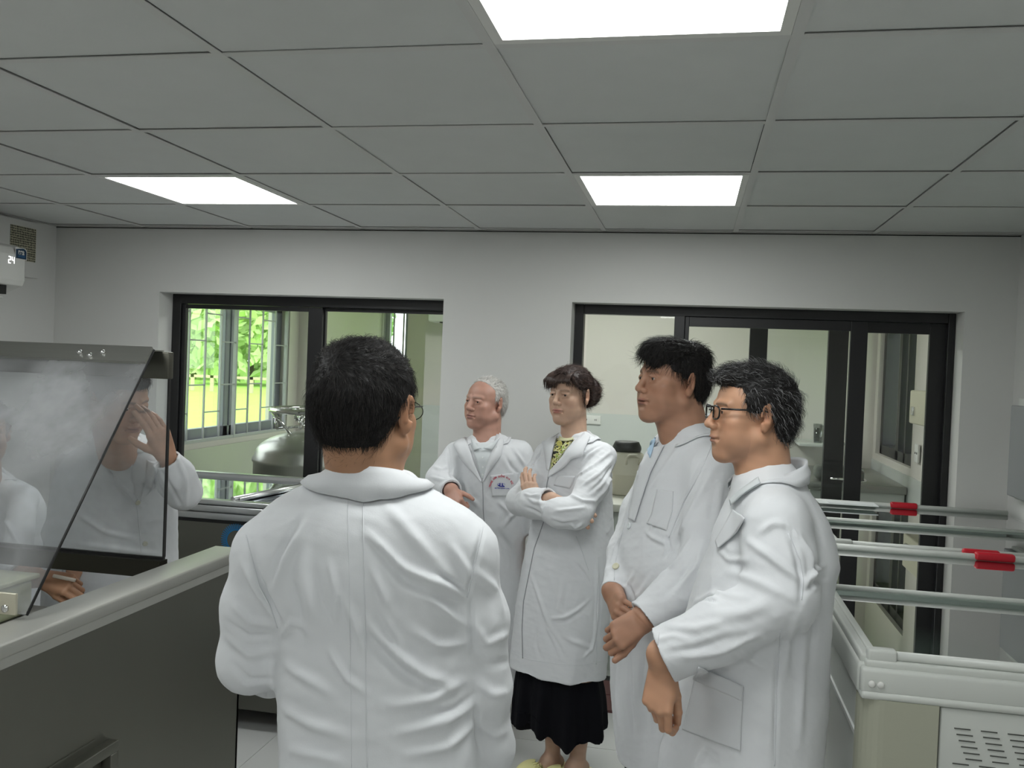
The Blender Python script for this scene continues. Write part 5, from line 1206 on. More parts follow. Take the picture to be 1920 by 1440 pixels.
    for sx in (-1, 1):
        b = MB(); b.tube([h.w((sx * .060, .090, .010)), h.w((sx * .077, .055, .012)), h.w((sx * .082, 0, .012)), h.w((sx * .078, -.02, .006)), h.w((sx * .073, -.03, -.01))], .0014, 6); b.obj('temple', gM, fr)
        b = MB(); r = [h.w((sx * .034 + .025 * math.cos(t), .098 - .05 * abs(sx * .034 + .025 * math.cos(t)) ** 1.2, .002 + .016 * math.sin(t))) for t in np.linspace(0, 2 * PI, 24, endpoint=False)]; b.add([sum(r) / 24] + r, [(0, i + 1, (i + 1) % 24 + 1) for i in range(24)]); b.obj('lens', glass_mat('spectacle_lens', (.93, .95, .95, 1), refl=1.4), fr)
    return p
# ---------------- old man with white hair
def man_old():
    d = 3.78; phi = 14; X, F_ = facing(phi); foot = at(916, 1050, d); foot[2] = 0
    p = Fig('elderly man with white hair and a badge on his coat pocket, by the back wall', foot); p.d = d
    h = HeadSpace(*head_matrix(at(910, 756, d), 43, 2, 2, .95)); p.gaze = (.0, 1, .1)
    rows = [(822, 884, 944), (836, 858, 968), (860, 846, 980), (900, 850, 982), (950, 852, 984), (1000, 850, 985), (1100, 846, 986), (1200, 843, 988), (1275, 842, 990)]
    lv = levels_px(rows, d, phi, .66)
    nb = at(914, 830, d); shR = at(856, 852, d); shL = at(974, 850, d)
    elR = at(822, 898, d - .04); wrR = at(846, 920, d - .22); elL = at(1000, 925, d - .02); wrL = at(1008, 1000, d - .06)
    shl = [rc(nb, shR, .045, .046), rc(nb, shL, .045, .048)]
    arms = [([shR, at(838, 878, d - .02), elR, wrR], [.048, .049, .050, .046]), ([shL, elL, wrL], [.050, .048, .044])]
    z6 = lambda L: [(780 + x / 3.6, 680 + y / 3.6) for x, y in L]
    fo = [([(215, 560), (230, 680), (245, 800)], .01, -.006), ([(120, 700), (170, 720), (220, 700)], .012, .006), ([(100, 770), (170, 790), (230, 780)], .012, .006), ([(640, 560), (700, 640), (740, 700)], .012, .006), ([(600, 620), (640, 700), (700, 760)], .012, -.005), ([(560, 940), (620, 1000), (640, 1060)], .012, .006), ([(470, 1100), (540, 1250), (560, 1380)], .016, .006), ([(330, 820), (350, 900), (420, 960)], .014, .005), ([(560, 1150), (640, 1250), (660, 1400)], .016, -.006), ([(700, 1000), (640, 1040), (600, 1100)], .012, .006)]
    p.make_coat(lv, phi, arms, [(z6(a), b_, c) for a, b_, c in fo], shoulders=shl, seed=41, rnd=.0012, kshoulder=.04)
    a = at(846, 920, d - .235); hr = hand_ops(a, at(862, 960, d - .33) - a, V3(0, 0, .5) - RGT * .5 - FWD * .7, -1, curls=(1.1, 1.2, 1.3, 1.4), thumb=(.35, .3), s=.86)
    hl = hand_ops(wrL, V3(0, 0, -1) - FWD * .2, RGT, 1, s=.93)
    legs, ex = simple_legs(foot, F_, d, X, zt=.7, sp=.065, r=(.06, .05, .038))
    p.make_body(h, dict(wid=1.05, jaw=1.15, cheek=1.05, nose=1.15, frown=1), (.47, .262, .20), (.34, .15, .135), nb - V3(0, 0, .012), [([shR, elR, wrR, a], [.038, .034, .026, .024]), ([shL, elL, wrL], [.038, .034, .028])], [hl, hr], legs, extra=ex, neck_r=.056, colkw=dict(browc=(.30, .24, .21), browk=.6))
    trousers(p, legs)
    def comb(P, nor):
        q = h.inv(P.astype(f32)); up = np.clip((q[:, 2] - .05) / .04, 0, 1); v = np.stack([.5 * up, -.9 * up - .5, -1. * (1 - up)], 1); return v @ h.M.T
    cuts = [lambda q: q[:, 1] - .016 - .75 * np.maximum(q[:, 2] - .06, 0), lambda q: -q[:, 2] - .070, lambda q: np.minimum(q[:, 1] + .030 - .5 * q[:, 2], .012 - q[:, 2])]
    W = [(.62, .60, .57), (.72, .70, .67), (.50, .48, .45), (.80, .79, .77)]
    p.make_hair(h, [h.ell((0, -.016, .034), (.0785, .0925, .0850)), h.ell((0, -.040, .0), (.072, .070, .078))], cuts, W, (.56, .54, .51), n=4500, L=.026, lift=.005, comb=comb, seed=13, wdt=.0006, noise=.0012)
    for q, pts in ((1, [(893, 842), (888, 860), (880, 873), (899, 905)]), (0, [(926, 838), (934, 850), (938, 865), (906, 905)])): pass
    p.patch('shirt_front', [(882, 832), (892, 860), (904, 898)], [(937, 828), (924, 860), (906, 898)], SHIRTW, lift=.003)
    p.patch('shirt_collar', [(884, 826), (886, 838), (890, 848)], [(889, 828), (895, 838), (903, 842)], SHIRTW, lift=.009, edge=.003)
    p.patch('shirt_collar', [(937, 822), (931, 834), (922, 846)], [(931, 826), (921, 836), (907, 842)], SHIRTW, lift=.009, edge=.003)
    for v in (858, 876, 890): p.button(905.5, v, mat('shirt_button', srgb(225, 228, 228), .4), .004)
    p.make_collar(nb + V3(0, 0, .012), (.066, .066), (.090, .086), zf=(-.022, .020), zo=(-.036, -.008), open_=40, lift=.005)
    p.patch('lapel', z6([(330, 490), (370, 600), (400, 690), (447, 800)]), z6([(255, 560), (290, 625), (350, 700), (444, 806)]), COAT2, lift=.006, edge=.004)
    p.patch('lapel', z6([(555, 440), (520, 560), (480, 680), (452, 800)]), z6([(590, 545), (575, 630), (520, 700), (455, 806)]), COAT2, lift=.006, edge=.004)
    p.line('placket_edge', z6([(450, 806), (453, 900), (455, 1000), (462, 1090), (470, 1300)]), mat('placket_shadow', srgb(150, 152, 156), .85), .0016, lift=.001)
    p.patch('chest_pocket', z6([(500, 760), (505, 850), (515, 905)]), z6([(690, 740), (690, 830), (690, 900)]), COAT2, lift=.0035)
    # badge: red arched lettering over a blue sign, set on the pocket
    cu, cv_, R_ = 940, 921, 19.0
    txt = 'TRUNG TÂM GIỐNG GIA SÚC'; red = mat('badge_red', srgb(190, 60, 80), .6); blu = mat('badge_blue', srgb(52, 60, 160), .6)
    bt = None; allv = []
    base = None
    for i, ch in enumerate(txt):
        if ch == ' ': continue
        a = math.radians(172 - 150 * i / (len(txt) - 1)); u, v = cu + R_ * 1.05 * math.cos(a), cv_ - 6 - R_ * 1.15 * math.sin(a) * .95
        hit = np.array(cast(p.bvh, u, v, .0055, back=d)); t = math.pi / 2 - a
        ux = RGT * math.cos(t) - V3(0, 0, 1) * math.sin(t); uy = RGT * math.sin(t) + V3(0, 0, 1) * math.cos(t)
        o = text_obj('letter', ch, .0098, red, basis(hit - ux * .0, ux, uy), base or p.t, bold=.0003)
        if base is None: o.name = 'badge'; base = o
    hit = cast(p.bvh, 940, 913.5, .0055, back=d); text_obj('badge_line', 'XN TINH ĐÔNG LẠNH', .0058, blu, basis(hit + RGT * .003 - V3(0, 0, .006), RGT, V3(0, 0, 1)), base, bold=.0002)
    hit = cast(p.bvh, 940, 906, .0055, back=d); b = MB(); M = basis(hit - V3(0, 0, .004), RGT, V3(0, 0, 1))
    for x0, x1, y0, y1, sk_ in ((-.007, -.003, -.010, .006, 0), (.002, .006, -.010, .006, 0), (-.014, -.004, -.010, -.002, .5), (.003, .014, -.010, -.002, -.5), (-.006, .006, -.010, -.006, 0)):
        b.prism([(x0, y1), (x0 - sk_ * .0, y0 if sk_ <= 0 else (y0 + y1) / 2), (x1, y0), (x1, y1 if sk_ >= 0 else (y0 + y1) / 2)], .0006, M)
    for s_ in (-1, 1):
        b.tube([M @ Vector((s_ * (.006 + .010 * t), .004 - .012 * (t - .5) ** 2 * 2, .0004)) for t in np.linspace(0, 1, 6)], .0007, 5)
    b.obj('badge_sign', blu, base)
    sk = MB()
    return p
# ---------------- woman with the bun, arms crossed
def woman():
    d = 3.4; phi = 36; X, F_ = facing(phi); foot = at(1060, 1100, d); foot[2] = 0
    p = Fig('woman with dark hair in a bun and a black skirt, arms crossed', foot); p.d = d
    h = HeadSpace(*head_matrix(at(1070, 742, d), 40, -1, 0, .94)); p.gaze = (-.05, 1, -.05)
    rows = [(818, 1052, 1104), (830, 1030, 1128), (848, 1016, 1142), (900, 1008, 1144), (960, 1003, 1146), (1020, 992, 1148), (1080, 980, 1146), (1150, 969, 1141), (1200, 963, 1137), (1254, 957, 1132)]
    lv = levels_px(rows, d, phi, .74)
    nb = at(1078, 826, d); shR = at(1024, 853, d + .08); shL = at(1131, 856, d - .07)
    elR = at(975, 940, d - .03); wrR = at(1030, 940, d - .20); elL = at(1082, 962, d - .24); wrL = at(1012, 948, d - .15)
    shl = [rc(nb, shR, .042, .044), rc(nb, shL, .044, .046)]
    arms = [([shR, at(1000, 900, d + .03), elR, at(1000, 944, d - .14), wrR], [.044, .046, .050, .052, .050]), ([shL, at(1112, 908, d - .17), elL, at(1048, 962, d - .23), wrL], [.048, .054, .052, .050, .042])]
    z7 = lambda L: [(980 + x / 4.235, 660 + y / 4.235) for x, y in L]; z6 = lambda L: [(780 + x / 3.6, 680 + y / 3.6) for x, y in L]
    z7b = lambda L: [(940 + x / 3.6, 1040 + y / 3.6) for x, y in L]
    fo = [(z7([(700, 790), (560, 900), (440, 980)]), .010, .007), (z7([(715, 850), (600, 970), (470, 1060)]), .010, .007), (z7([(720, 900), (620, 1040), (520, 1120)]), .009, -.006), (z7([(640, 740), (520, 830), (450, 920)]), .008, .006), (z7([(600, 740), (500, 810), (440, 900)]), .006, -.005), (z7([(715, 960), (660, 1100), (570, 1190)]), .012, .007),
          (z7([(380, 1130), (480, 1180), (580, 1180)]), .010, .006), (z7([(260, 1260), (380, 1250), (500, 1230)]), .010, .006), (z7([(230, 1320), (330, 1340), (430, 1330)]), .009, .005), (z7([(30, 1150), (90, 1190), (170, 1200)]), .010, .006), (z7([(20, 1230), (100, 1260), (150, 1290)]), .009, -.005), (z7([(10, 1120), (60, 1140), (120, 1130)]), .008, .005),
          (z7([(110, 700), (60, 800), (50, 900)]), .008, -.005), (z7([(130, 800), (100, 860), (90, 900)]), .007, .005), (z7([(380, 1370), (420, 1400), (480, 1360)]), .008, .007),
          (z7b([(190, 120), (240, 260), (320, 480), (420, 640)]), .012, .005), (z7b([(330, 430), (420, 430), (520, 370), (600, 300)]), .010, .007), (z7b([(350, 450), (450, 440), (550, 380)]), .009, -.005), (z7b([(500, 50), (560, 120), (600, 200)]), .008, -.005), (z7b([(640, 50), (655, 300), (640, 560)]), .009, .006), (z7b([(670, 100), (668, 300), (655, 560)]), .007, -.006),
          (z7b([(300, 480), (350, 580), (400, 700)]), .010, .005), (z7b([(430, 560), (520, 600), (620, 640)]), .014, .005), (z7b([(240, 500), (230, 600), (260, 700)]), .012, -.004), (z7b([(560, 700), (620, 640), (640, 560)]), .010, .005), (z7b([(420, 130), (400, 300), (380, 400)]), .016, .004)]
    p.make_coat(lv, phi, arms, fo, shoulders=shl, seed=51, rnd=.0013, k_arm=.022, kshoulder=.035, h=.0042, hemwave=.007)
    a = at(1034, 936, d - .205); hr = hand_ops(a, at(1080, 958, d - .20) - a, V3(0, 0, .8) - FWD * .6, -1, curls=(.25, .25, .25, .3), thumb=(.1, .3), s=.86)
    for (ua, va), (ub, vb), r_ in (((1092, 948), (1108, 976), .0088), ((1086, 956), (1101, 987), .0090), ((1098, 941), (1114, 966), .0082)):
        qb = cast(p.bvh, ub, vb, .004, back=d); qa = at(ua, va, d - .15); qm = (qa + qb) / 2 - FWD * .004; hr += [('u', rc(at(1074, 952, d - .17), qa, .011, r_), .004), ('u', rc(qa, qm, r_, r_), .002), ('u', rc(qm, qb, r_, r_ * .85), .002)]
    a2 = at(1001, 945, d - .145); hl = hand_ops(a2, at(991, 905, d - .115) - a2, -FWD * .9 - RGT * .3, -1, curls=((.25, .5, .4), (.2, .4, .4), (.25, .4, .4), (.3, .5, .4)), thumb=(-.2, .4), s=.86)
    ft = foot; fL = at_z(1082, 1458, 0) ; fR = at_z(1035, 1448, 0); tow = -RGT * .75 - FWD * .66
    legs = [([fL + V3(0, 0, .80), fL + V3(0, 0, .43), fL + V3(0, 0, .26), fL + V3(0, 0, .09)], [.075, .050, .046, .030]), ([fR + V3(0, 0, .80), fR + V3(0, 0, .43), fR + V3(0, 0, .26), fR + V3(0, 0, .09)], [.075, .050, .044, .028])]
    ex = feet_ops(fL, tow, .85) + feet_ops(fR, tow, .85)
    p.make_body(h, dict(wid=.97, jaw=.95, cheek=1.0, nose=.95, frown=1, brow=.7), (.56, .365, .265), (.42, .14, .125), nb - V3(0, 0, .012), [([shR, elR, wrR, a], [.036, .032, .026, .023]), ([shL, elL, wrL, a2], [.036, .034, .026, .022])], [hl, hr], legs, extra=ex, neck_r=.047, res=.0042, colkw=dict(browk=.55, browc=(.08, .05, .04)))
    # skirt
    A = [(at(0, 1215, d)[2], 962, 1134), (at(0, 1300, d)[2], 962, 1133), (at(0, 1380, d)[2], 963, 1132)]
    srow = levels_px([(1205, 985, 1112), (1245, 974, 1122), (1310, 965, 1131), (1362, 962, 1131)], d, phi, .74)
    sk = loft(srow, X, F_, 2.1); V, Fc = nets(lambda P: sk.fn(P), [srow[0][1] - .3, srow[0][2] - .3, srow[-1][0] - .03], [srow[0][1] + .3, srow[0][2] + .3, srow[0][0] + .03], .006)
    N = vnormals(V, Fc); ang = np.arctan2(V[:, 1] - foot[1], V[:, 0] - foot[0]); zz = np.clip((srow[0][0] - V[:, 2]) / (srow[0][0] - srow[-1][0]), 0, 1)
    V = V + N * ((.016 * np.sin(ang * 9 + .6) + .006 * np.sin(ang * 19)) * zz)[:, None] + V3(0, 0, 1) * (.020 * np.sin(ang * 3 + 2.2) * zz * (V[:, 2] < srow[-1][0] + .06))[:, None]
    mesh_obj('skirt', V, Fc, DARKC, p.t)
    SL = mat('pale_yellow_slipper', srgb(226, 220, 158), .6)
    shoes(p.t, fR + tow * .055, tow, m=SL, W=.10, hgt=.062); shoes(p.t, fL + tow * .055, tow, m=SL, W=.10, hgt=.062)
    BR = [(.040, .022, .018), (.055, .032, .025), (.022, .014, .012), (.10, .062, .045)]
    def comb(P, nor):
        q = h.inv(P.astype(f32)); v = np.stack([-.0 * q[:, 0], -np.ones(len(q)), np.where(q[:, 2] > .03, -.35, .25)], 1); fr = (q[:, 1] > .055); v[fr] = np.stack([np.sign(q[fr, 0]) * .4, .3 * np.ones(fr.sum()), -1.0 * np.ones(fr.sum())], 1); return v @ h.M.T
    cuts = [lambda q: np.minimum(q[:, 1] - .036 + .0 * q[:, 2], .090 - q[:, 2] - .95 * np.maximum(np.abs(q[:, 0] + .006) - .010, 0)), lambda q: np.minimum(-q[:, 2] - .055, .03 + 0 * q[:, 0]), lambda q: np.minimum(q[:, 1] + .040 - .5 * q[:, 2], .028 - q[:, 2])]
    shells = [h.ell((0, -.014, .036), (.0800, .0950, .0875)), h.ell((0, -.040, .006), (.0735, .070, .070)), h.ell((0, .022, .070), (.070, .062, .046)), h.ell((.058, .044, .046), (.018, .024, .040)), h.ell((-.060, .036, .048), (.016, .024, .040))]
    bun = HeadSpace(h.M, h.w((0, -.115, .002)), h.k)
    p.make_hair(h, shells, cuts, BR, (.024, .014, .012), n=6500, L=.036, lift=.004, comb=comb, seed=17, wdt=.00055, noise=.0012, extra=[('u', h.ell((0, -.128, .012), (.050, .044, .060)), .012)])
    # fringe over the forehead, loose wisps at the ear
    r = np.random.RandomState(4); b = MB()
    for k in range(230):
        x = r.uniform(-.055, .060); x1 = x + .25 * x + r.normal() * .004 + .006; l = r.uniform(.6, 1.2) * (1 if abs(x + .02) > .016 else .35)
        if -.05 < x < -.028: l *= .6
        pts = [h.w((x * .92, .045, .098)), h.w((x, .074, .085)), h.w(((x + x1) / 2, .090, .062)), h.w((x1, .093 - .4 * abs(x1) ** 1.5 * 4 * .5, .062 - .032 * l))]
        b.tube(pts, [.0011, .0013, .0010, .0003], 4)
    for k in range(26):
        s_ = -1 if k % 4 else 1; x = s_ * (.074 + r.normal() * .002); b.tube([h.w((x, .012 + r.normal() * .006, .03)), h.w((x * 1.04, .014 + r.normal() * .006, -.005)), h.w((x * 1.0, .006 + r.normal() * .008, -.035 - .02 * r.rand()))], [.0007, .0006, .0002], 4)
    b.obj('fringe', mat('brown_hair', (.042, .024, .018, 1), .4), p.t)
    # blouse, collar, lapels, pockets, buttons
    def blouse():
        m = bpy.data.materials.new('floral_blouse'); m.use_nodes = True; nt = m.node_tree; N_ = nt.nodes; L = nt.links; tc = N_.new('ShaderNodeTexCoord'); n = N_.new('ShaderNodeTexNoise'); n.inputs['Scale'].default_value = 55; n.inputs['Detail'].default_value = 1; n.inputs['Distortion'].default_value = 1.5
        L.new(tc.outputs['Object'], n.inputs[0]); c = N_.new('ShaderNodeValToRGB'); c.color_ramp.interpolation = 'CONSTANT'; e = c.color_ramp.elements; e[0].position = 0; e[0].color = srgb(22, 22, 20); e[1].position = .44; e[1].color = srgb(196, 190, 92)
        q = e.new(.53); q.color = srgb(226, 224, 205); q = e.new(.60); q.color = srgb(150, 170, 70); L.new(n.outputs[0], c.inputs[0]); L.new(c.outputs[0], N_['Principled BSDF'].inputs['Base Color']); return m
    p.patch('blouse', z7([(275, 690), (250, 780), (232, 860), (218, 945)]), z7([(410, 700), (340, 780), (290, 860), (222, 948)]), blouse(), lift=.004)
    p.patch('blouse_neckline', z7([(300, 680), (345, 700), (410, 690)]), z7([(290, 712), (345, 722), (395, 712)]), mat('pale_yellow_band', srgb(205, 205, 165), .8), lift=.007)
    bt = cast(p.bvh, 980 + 300 / 4.235, 660 + 735 / 4.235, .008, back=d); b = MB(); M = basis(bt, RGT, V3(0, 0, 1)); b.lathe([(.0105, -.003), (.0105, .0015), (.008, .003), (.005, .0015), (.0004, .0015)], (0, 0, 0), 18, M); b.obj('blouse_button', mat('yellow_button', srgb(206, 200, 110), .35), p.t)
    p.make_collar(nb + V3(0, 0, .010), (.062, .062), (.092, .088), zf=(-.030, .026), zo=(-.042, -.004), open_=44, lift=.005)
    p.patch('lapel', z7([(490, 640), (400, 730), (310, 840), (215, 948)]), z7([(535, 690), (470, 835), (385, 850), (375, 880)]) + z7([(320, 930), (250, 975), (212, 1000)]), COAT2, lift=.006, edge=.005)
    p.patch('lapel', z7([(290, 640), (250, 760), (235, 850), (218, 945)]), z7([(135, 700), (170, 735), (190, 800), (208, 940)]), COAT2, lift=.006, edge=.004)
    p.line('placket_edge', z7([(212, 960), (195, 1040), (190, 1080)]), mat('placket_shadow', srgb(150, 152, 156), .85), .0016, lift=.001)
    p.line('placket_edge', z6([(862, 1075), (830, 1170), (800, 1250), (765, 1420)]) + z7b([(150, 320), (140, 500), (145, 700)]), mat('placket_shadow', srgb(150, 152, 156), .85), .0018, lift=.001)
    p.patch('chest_pocket', z7([(290, 975), (262, 1000), (250, 1060)]), z7([(420, 985), (400, 1050), (375, 1085)]), COAT2, lift=.003)
    p.line('pocket_edge', z6([(1080, 1170), (1120, 1270), (1165, 1400)]), COAT2, .0018, lift=.0012)
    p.line('side_seam', z7b([(655, 20), (650, 200), (640, 420), (645, 600), (640, 740)]), COAT2, .0016)
    p.line('hem_seam', z7b([(70, 660), (200, 710), (380, 735), (540, 745), (680, 720)]), COAT2, .0009)
    p.line('cuff_seam', z6([(915, 862), (880, 940), (838, 1060)]), COAT2, .0009)
    return p
# ---------------- man with the straight black hair, hands clasped
def man_clasped():
    d = 2.64; phi = 58; X, F_ = facing(phi); foot = at(1266, 1100, d); foot[2] = 0
    p = Fig('man with a black fringe, hands clasped at his belly, beside the man with glasses', foot); p.d = d
    h = HeadSpace(*head_matrix(at(1258, 718, d), 66, 4, 0, 1.06)); p.gaze = (.1, 1, 0)
    rows = [(814, 1252, 1330), (836, 1234, 1350), (862, 1217, 1370), (895, 1203, 1382), (940, 1189, 1388), (1000, 1172, 1390), (1060, 1156, 1388), (1110, 1152, 1384), (1180, 1150, 1378), (1290, 1150, 1370), (1380, 1154, 1364), (1428, 1160, 1362)]
    lv = levels_px(rows, d, phi, .82)
    nb = at(1290, 820, d); shL = at(1332, 885, d - .14); shR = at(1240, 870, d + .16)
    elL = at(1316, 1075, d - .26); wrL = at(1206, 1160, d - .28); elR = at(1166, 1035, d + .08); wrR = at(1149, 1108, d - .06)
    shl = [rc(nb, shL, .058, .064), rc(nb, shR, .055, .054)]
    arms = [([shL, at(1330, 990, d - .20), elL, at(1262, 1120, d - .26), wrL], [.066, .070, .068, .058, .050]), ([shR, at(1195, 960, d + .15), elR, wrR], [.054, .048, .042, .036])]
    z8 = lambda L: [(1080 + x * .4307, 620 + y * .4307) for x, y in L]
    fo = [([(560, 560), (480, 720), (430, 840), (395, 930)], .009, -.007), ([(600, 600), (520, 740), (460, 860), (420, 940)], .016, .007), ([(395, 900), (405, 945), (390, 990)], .008, -.008), ([(400, 930), (330, 900), (300, 870)], .009, .006), ([(500, 900), (440, 1000), (330, 1100)], .013, .006), ([(540, 960), (470, 1060), (380, 1160)], .013, -.005),
          ([(560, 900), (520, 1020), (440, 1130)], .014, .006), ([(330, 1060), (290, 1120), (250, 1180)], .010, .005), ([(640, 640), (620, 760), (600, 900)], .016, .006), ([(290, 560), (250, 680), (220, 800)], .012, .006), ([(450, 500), (380, 600), (300, 720)], .014, .005), ([(250, 1060), (220, 1120), (230, 1180)], .009, .006), ([(180, 1080), (230, 1110), (260, 1180)], .009, -.005), ([(200, 880), (170, 940), (150, 1000)], .010, .005), ([(150, 1180), (150, 1300), (145, 1400)], .016, .005),
          ([(380, 800), (330, 850), (310, 900)], .009, .004), ([(260, 1200), (290, 1250), (320, 1260)], .010, .004), ([(240, 1420), (236, 1600), (250, 1760)], .015, -.007), ([(330, 1380), (330, 1560), (330, 1760)], .016, .008), ([(180, 1440), (175, 1600), (190, 1740)], .016, .007), ([(290, 1400), (280, 1600)], .012, -.005)]
    p.make_coat(lv, phi, arms, [(z8(a), b_, c) for a, b_, c in fo], shoulders=shl, seed=61, rnd=.0011, k_arm=.028, hemwave=.010)
    a = at(1203, 1163, d - .28); hl = hand_ops(a, at(1168, 1185, d - .31) - a, V3(0, 0, .30) - FWD * .95 - RGT * .15, -1, curls=((1.15, 1.1, .7), (1.25, 1.15, .7), (1.35, 1.15, .7), (1.4, 1.15, .7)), thumb=(.0, .35), s=1.0)
    a2 = at(1150, 1114, d - .065); hr = hand_ops(a2, at(1166, 1160, d - .20) - a2, -FWD * .8 - RGT * .5, 1, curls=(.9, .9, .95, 1.0), thumb=(-.2, .5), s=.96)
    legs, ex = simple_legs(foot + RGT * -.01, F_, d, X)
    p.make_body(h, dict(wid=1.03, jaw=1.08, cheek=1.08, nose=.98, brow=.9), (.40, .215, .14), (.30, .12, .095), nb - V3(0, 0, .015), [([shL, elL, wrL, a], [.048, .044, .032, .027]), ([shR, elR, wrR, a2], [.044, .034, .028, .026])], [hl, hr], legs, extra=ex, neck_r=.063, colkw=dict(browk=.8))
    trousers(p, legs)
    def comb(P, nor):
        q = h.inv(P.astype(f32)); top = np.clip((q[:, 2] - .045) / .04, 0, 1); fwd = np.where(q[:, 1] > -.03, 1.0, -.6); v = np.stack([.15 * np.ones(len(q)), top * fwd - .25 * (1 - top), -.25 - 1.0 * (1 - top)], 1); fr = (q[:, 1] > .06); v[fr] = np.array([.25, .2, -1.0]); return v @ h.M.T
    cuts = [lambda q: np.minimum(q[:, 1] - .042 + .55 * np.maximum(.03 - q[:, 2], -.02), .054 + .02 * np.sin(q[:, 0] * 50) - q[:, 2]), lambda q: -q[:, 2] - .068, lambda q: np.minimum(q[:, 1] + .028 - .4 * q[:, 2], .014 - q[:, 2]), lambda q: np.minimum(q[:, 1] - .016, .028 - q[:, 2])]
    p.make_hair(h, top_hair(h, 1.03) + [h.ell((0, .035, .080), (.068, .060, .040)), h.ell((0, .066, .062), (.058, .030, .030)), h.ell((0, -.05, .07), (.066, .062, .048)), h.ell((0, -.064, .02), (.066, .056, .055))], cuts, BK, (.010, .009, .009), n=6500, L=.040, lift=.007, comb=comb, seed=19, wdt=.0006, noise=.0014)
    p.make_collar(nb + V3(0, 0, .028), (.076, .076), (.098, .100), zf=(-.046, .040), zo=(-.060, .008), open_=30, lift=.005, cen=(0, -.002))
    p.patch('shirt_collar', z8([(345, 462), (325, 500), (320, 535)]), z8([(362, 475), (345, 530), (335, 560)]), mat('pale_blue_shirt', srgb(178, 205, 228), .8), lift=.010, edge=.003)
    p.patch('lapel', z8([(390, 500), (330, 620), (290, 740), (262, 830)]), z8([(330, 520), (290, 590), (262, 700), (240, 820)]), COAT2, lift=.005, edge=.004)
    p.patch('chest_pocket', z8([(355, 690), (330, 800), (310, 840)]), z8([(425, 700), (420, 790), (395, 870)]), COAT2, lift=.003)
    p.line('placket_edge', z8([(262, 640), (225, 800), (190, 920), (168, 1030), (165, 1120)]), COAT2, .0012)
    p.line('armhole_seam', z8([(590, 500), (540, 620), (470, 740), (405, 900)]), COAT2, .0012)
    p.button(1080 + 233 * .4307, 620 + 850 * .4307, mat('pearl_button', srgb(226, 230, 232), .2), .0095); p.button(1080 + 174 * .4307, 620 + 1027 * .4307, r=.0105)
    p.line('cuff_seam', z8([(232, 1235), (275, 1290), (318, 1312)]), COAT2, .001)
    return p
# ---------------- man behind the fogged glass, hand to his face
def man_guard():
    d = 3.27; phi = -30; X, F_ = facing(phi); foot = at(212, 1050, d); foot[2] = 0
    p = Fig('man with black hair behind the splash guard, holding a hand to his face', foot); p.d = d
    h = HeadSpace(*head_matrix(at(222, 752, 2.92), -62, -16, -4, 1.08)); p.gaze = (0, 1, -.5)
    rows = [(830, 172, 268, -.13), (858, 138, 300, -.10), (900, 118, 314, -.07), (960, 110, 318, -.03), (1040, 104, 319, 0), (1120, 100, 320, 0), (1250, 98, 322, 0), (1400, 96, 324, 0)]
    lv = levels_px(rows, d, phi, .62); lv = [(a, b_, c, e, min(f_, .12)) for a, b_, c, e, f_ in lv]
    nb = at(220, 834, d - .19); shL = at(298, 872, d - .12); shR = at(140, 872, d - .04)
    elL = at(344, 922, 2.98); wrL = at(313, 862, 2.90); elR = at(110, 1000, d - .02); wrR = at(140, 1070, d - .15)
    shl = [rc(nb, shL, .05, .055), rc(nb, shR, .05, .055)]
    arms = [([shL, at(330, 905, 3.05), elL, at(332, 893, 2.94), wrL], [.055, .056, .056, .054, .046]), ([shR, elR, wrR], [.056, .052, .044])]
    fo = [([(190, 870), (230, 920), (265, 950)], .012, .006), ([(140, 960), (200, 1000), (250, 1010)], .014, .006), ([(330, 850), (350, 900), (348, 950)], .012, .006), ([(300, 880), (325, 920), (340, 950)], .010, -.005), ([(150, 1020), (220, 1030), (300, 1040)], .014, .006)]
    p.make_coat(lv, phi, arms, fo, shoulders=shl, seed=71)
    a = at(311, 852, 2.89); hl = hand_ops(a, at(284, 775, 2.80) - a, RGT * .75 - FWD * .6, -1, curls=(.3, .35, .4, .45), thumb=(.4, .3), s=1.05)
    hr = hand_ops(wrR, V3(0, 0, -1), -RGT, 1, s=.95)
    legs, ex = simple_legs(foot, F_, d, X, sp=.08)
    p.make_body(h, dict(jaw=1.05), (.47, .27, .18), (.3, .13, .11), nb - V3(0, 0, .02), [([shL, elL, a], [.042, .036, .028]), ([shR, elR, wrR], [.042, .036, .028])], [hl, hr], legs, extra=ex, neck_r=.058, colkw=dict(browk=.9))
    trousers(p, legs)
    comb = lambda P, nor: (np.stack([0 * P[:, 0], np.where(h.inv(P.astype(f32))[:, 2] > .06, 1., -.2), -.6 + 0 * P[:, 0]], 1)) @ h.M.T
    cuts = [lambda q: np.minimum(q[:, 1] - .045 + .5 * np.maximum(.03 - q[:, 2], -.02), .060 - q[:, 2]), lambda q: -q[:, 2] - .070, lambda q: np.minimum(q[:, 1] + .028 - .4 * q[:, 2], .014 - q[:, 2])]
    p.make_hair(h, top_hair(h, 1.0) + [h.ell((0, .035, .080), (.062, .050, .032))], cuts, BK, (.012, .011, .011), n=3500, comb=comb, seed=23)
    p.make_collar(nb + V3(0, 0, .03), (.074, .074), (.100, .098), zf=(-.04, .03), zo=(-.06, .0), open_=35, lift=.005)
    p.patch('lapel', [(250, 862), (246, 890), (255, 935)], [(205, 872), (215, 905), (252, 940)], COAT2, lift=.006, edge=.004)
    p.patch('lapel', [(276, 862), (276, 890), (262, 935)], [(300, 872), (292, 905), (262, 940)], COAT2, lift=.006, edge=.004)
    for u, v in ((258, 942), (272, 1019)): p.button(u, v, r=.0095)
    p.line('placket_edge', [(256, 940), (262, 1000), (266, 1060), (270, 1140)], COAT2, .0012)
    return p
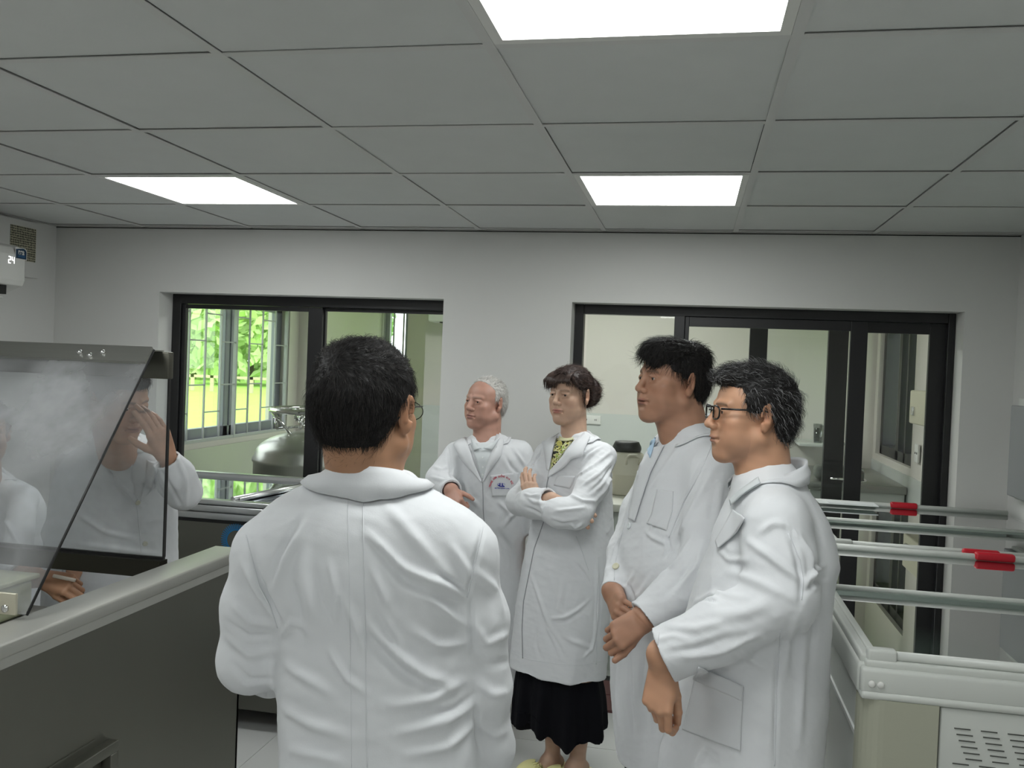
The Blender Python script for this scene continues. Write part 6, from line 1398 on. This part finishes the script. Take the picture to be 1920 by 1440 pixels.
# ---------------- person at the left edge behind the glass, gloved hand reaching in
def man_edge():
    d = 3.5; phi = -40; X, F_ = facing(phi); foot = at(-30, 1050, d); foot[2] = 0
    p = Fig('person at the left edge behind the fogged glass, reaching a closed fist over the tank', foot); p.d = d
    h = HeadSpace(*head_matrix(at(-30, 812, 3.15), -35, -10, 0, 1.0))
    rows = [(900, -75, 20), (925, -110, 50), (960, -120, 62), (1040, -122, 62), (1150, -124, 62), (1400, -126, 64)]
    lv = levels_px(rows, d, phi, .62); lv = [(a, b_, c, e, min(f_, .125)) for a, b_, c, e, f_ in lv]
    nb = at(-30, 900, d - .02); shL = at(42, 940, d - .05); shR = at(-105, 940, d)
    elL = at(30, 1072, 2.98); wrL = at(62, 1082, 2.87); elR = at(-130, 1060, d - .05); wrR = at(-100, 1120, d - .2)
    shl = [rc(nb, shL, .05, .052), rc(nb, shR, .05, .052)]
    arms = [([shL, elL, at(40, 1080, 2.92)], [.052, .048, .044]), ([shR, elR, wrR], [.052, .048, .042])]
    p.make_coat(lv, phi, arms, [([(0, 960), (30, 1010), (50, 1050)], .012, .006)], shoulders=shl, seed=81)
    a = at(88, 1088, 2.83); hl = hand_ops(a, at(130, 1096, 2.80) - a, V3(0, 0, .75) - FWD * .7, 1, curls=((.9, 1.2, .9), (.95, 1.2, .9), (1.0, 1.2, .9), (1.1, 1.2, .9)), thumb=(.1, .7), s=1.02)
    hr = hand_ops(wrR, V3(0, 0, -1), -RGT, 1, s=.95)
    legs, ex = simple_legs(foot, F_, d, X, sp=.08)
    p.make_body(h, {}, (.46, .25, .15), (.3, .13, .11), nb - V3(0, 0, .02), [([shL, elL, wrL, a], [.04, .036, .030, .028]), ([shR, elR, wrR], [.04, .036, .028])], [hl, hr], legs, extra=ex, neck_r=.056)
    trousers(p, legs)
    comb = lambda P, nor: (np.stack([0 * P[:, 0], -.2 + 0 * P[:, 0], -1 + 0 * P[:, 0]], 1)) @ h.M.T
    cuts = [lambda q: np.minimum(q[:, 1] - .045, .060 - q[:, 2]), lambda q: -q[:, 2] - .070, lambda q: np.minimum(q[:, 1] + .028 - .4 * q[:, 2], .014 - q[:, 2])]
    p.make_hair(h, top_hair(h, 1.0), cuts, BK, (.012, .011, .011), n=2500, comb=comb, seed=27)
    p.make_collar(nb + V3(0, 0, .03), (.074, .074), (.100, .098), zf=(-.04, .03), zo=(-.06, .0), open_=35, lift=.005)
    c0 = at(112, 1086, 2.80)
    b = MB(); b.tube([c0 + RGT * -.02 + V3(0, 0, .01), c0 + RGT * .048 + V3(0, 0, -.002)], .006, 10); tag(b.obj('sample_tube', mat('pearl_plastic', srgb(232, 222, 210), .3)), 'small white sample tube held in the fist over the tank', 'tube')
    return p
people = [f_() for f_ in (man_glasses, man_back, man_old, woman, man_clasped, man_guard, man_edge)]
